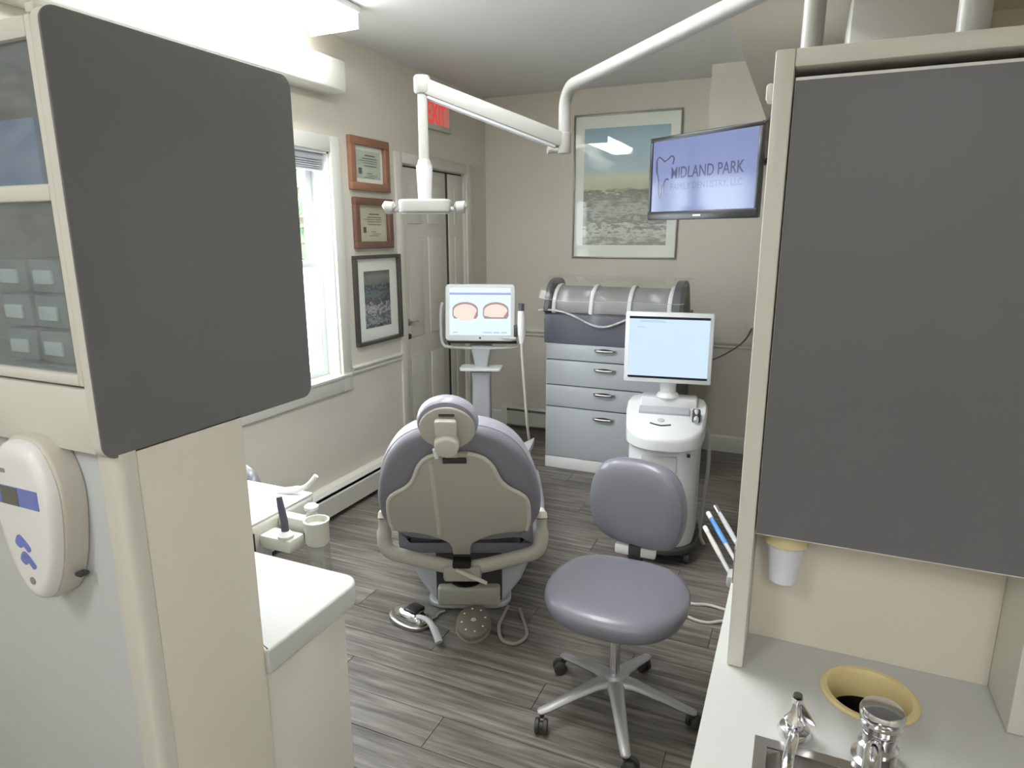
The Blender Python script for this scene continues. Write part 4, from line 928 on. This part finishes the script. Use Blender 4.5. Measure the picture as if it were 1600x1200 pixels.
st = make_stool('lavender grey stool with five arm chrome base standing in the foreground')
st.location = (-.474, 1.948, 0); st.rotation_euler = (0, 0, math.radians(0))
s2 = copy_tree(st); s2['label'] = 'second lavender stool mostly hidden behind the half wall by the tray'
s2.location = (-2.075, 1.63, 0)
for ch in s2.children:
    if ch.name.startswith(('seat', 'back', 'bracket', 'lift')): ch.location.z -= .13

# ================================================================ LEFT DELIVERY UNIT
t = thing('delivery_unit', 'beige delivery unit on a post with a white covered tray top', 'delivery unit', (-1.56, 1.43, 0))
MB().prism(rrect(-1.80, -1.392, 1.27, 1.585, (.03, .03, .02, .02)), .715, .795, XY, .012).build('body', 'cream', t)
B('tray_cover', 'tray_paper', t, -1.80, -1.397, 1.285, 1.575, .7955, .802, bev=.002)
B('arm_block', 'cream', t, -1.392, -1.275, 1.325, 1.39, .725, .765, bev=.008)
MB().cyl((-1.50, 1.43, .03), (-1.50, 1.43, .716), .035, n=20).build('post', 'light_gray', t)
MB().lathe([(0, 0), (.20, 0), (.20, .015), (.06, .035), (0, .035)], (-1.50, 1.43, 0), 32).build('foot', 'rubber', t)
B('hanger_slot', 'dark', t, -1.3925, -1.3895, 1.295, 1.31, .72, .775)
t2 = thing('solids_cup', 'beige round cup with white rim on the delivery unit arm', 'cup', (-1.225, 1.385, .745))
MB().lathe([(0, .745), (.030, .745), (.034, .752), (.035, .808), (.037, .812), (.037, .818), (.032, .818), (.031, .80), (0, .798)], (-1.225, 1.385, 0), 28).build('bowl', 'cream', t2)
MB().lathe([(0, .7985), (.012, .7985), (.012, .803), (0, .806)], (-1.225, 1.385, 0), 16).build('strainer', 'white', t2)
MB().lathe([(0, .60), (.033, .60), (.034, .61), (.034, .7445), (0, .7445)], (-1.225, 1.385, 0), 28).build('canister', 'canister', t2)
o = MB().lathe([(0, .0), (.016, .0), (.018, .012), (.012, .024), (.020, .030), (.021, .040), (.014, .046), (0, .047)], (0, 0, 0), 20).build('valve_knob', 'white'); o.location = (-1.275, 1.425, .7955); tag(o, 'white double knob behind the round cup on the delivery unit', 'knob')
B('knob_block', 'cream', t, -1.392, -1.25, 1.405, 1.445, .755, .795, bev=.008)
t2 = thing('handpiece', 'grey handpiece standing upright at the edge of the covered tray', 'handpiece', (-1.305, 1.345, .766))
MB().tube([(0, 0, 0), (-.002, 0, .05), (-.008, -.003, .10), (-.010, -.004, .125)], [.012, .011, .010, .008], 12).build('body', 'slate', t2, world=False)
MB().lathe([(0, 0), (.022, 0), (.024, .008), (.016, .016), (.0125, .02)], (0, 0, 0), 16).build('holder', 'white', t2, world=False)
o = MB().tube(smooth_open([(-1.50, 1.53, .808), (-1.45, 1.54, .815), (-1.405, 1.555, .83), (-1.375, 1.57, .865)], 5), [.012]*8+[.008]*8, 8).build('tray_lever', 'white'); tag(o, 'white curved instrument lying on the far edge of the covered tray', 'instrument')

# ================================================================ INSTRUMENTS ON THE RIGHT
t = thing('instrument_holder', 'grey instrument holder bar behind the right cabinet', 'instrument holder', (-.04, 1.90, .60))
MB().box(-.13, .05, 1.86, 1.92, .60, .64, .01).build('bar', 'light_gray', t); MB().tube([(.04, 1.89, .62), (.10, 1.75, .62), (.12, 1.572, .62)], .015, 10).build('arm', 'light_gray', t)
def instr(label, tip, end, m1, m2, tipm):
    tip = Vector(tip); end = Vector(end); a = (end-tip)
    t = thing('handpiece', label, 'handpiece', tuple(end), group='handpieces in the right holder')
    off = -end
    MB().tube([tip+off+a*.12, tip+off+a*.35, tip+off+a*.6], [.007, .0085, .008], 10).build('grip', m1, t, world=False)
    MB().tube([tip+off+a*.6, tip+off+a*1.0], [.007, .006], 10).build('tubing', m2, t, world=False)
    MB().tube([tip+off, tip+off+a*.12], [.008, .008], 10).build('tip', tipm, t, world=False)
instr('blue tipped syringe in the holder right of the stool', (-.225, 2.16, .70), (-.10, 1.93, .64), 'blue_plastic', 'light_gray', 'white')
instr('grey handpiece above the blue syringe in the holder', (-.205, 2.19, .715), (-.06, 1.92, .64), 'light_gray', 'scanner_gray', 'chrome')
instr('white tipped suction tube below the blue syringe', (-.228, 2.12, .665), (-.115, 1.90, .615), 'clear_cord', 'light_gray', 'white')
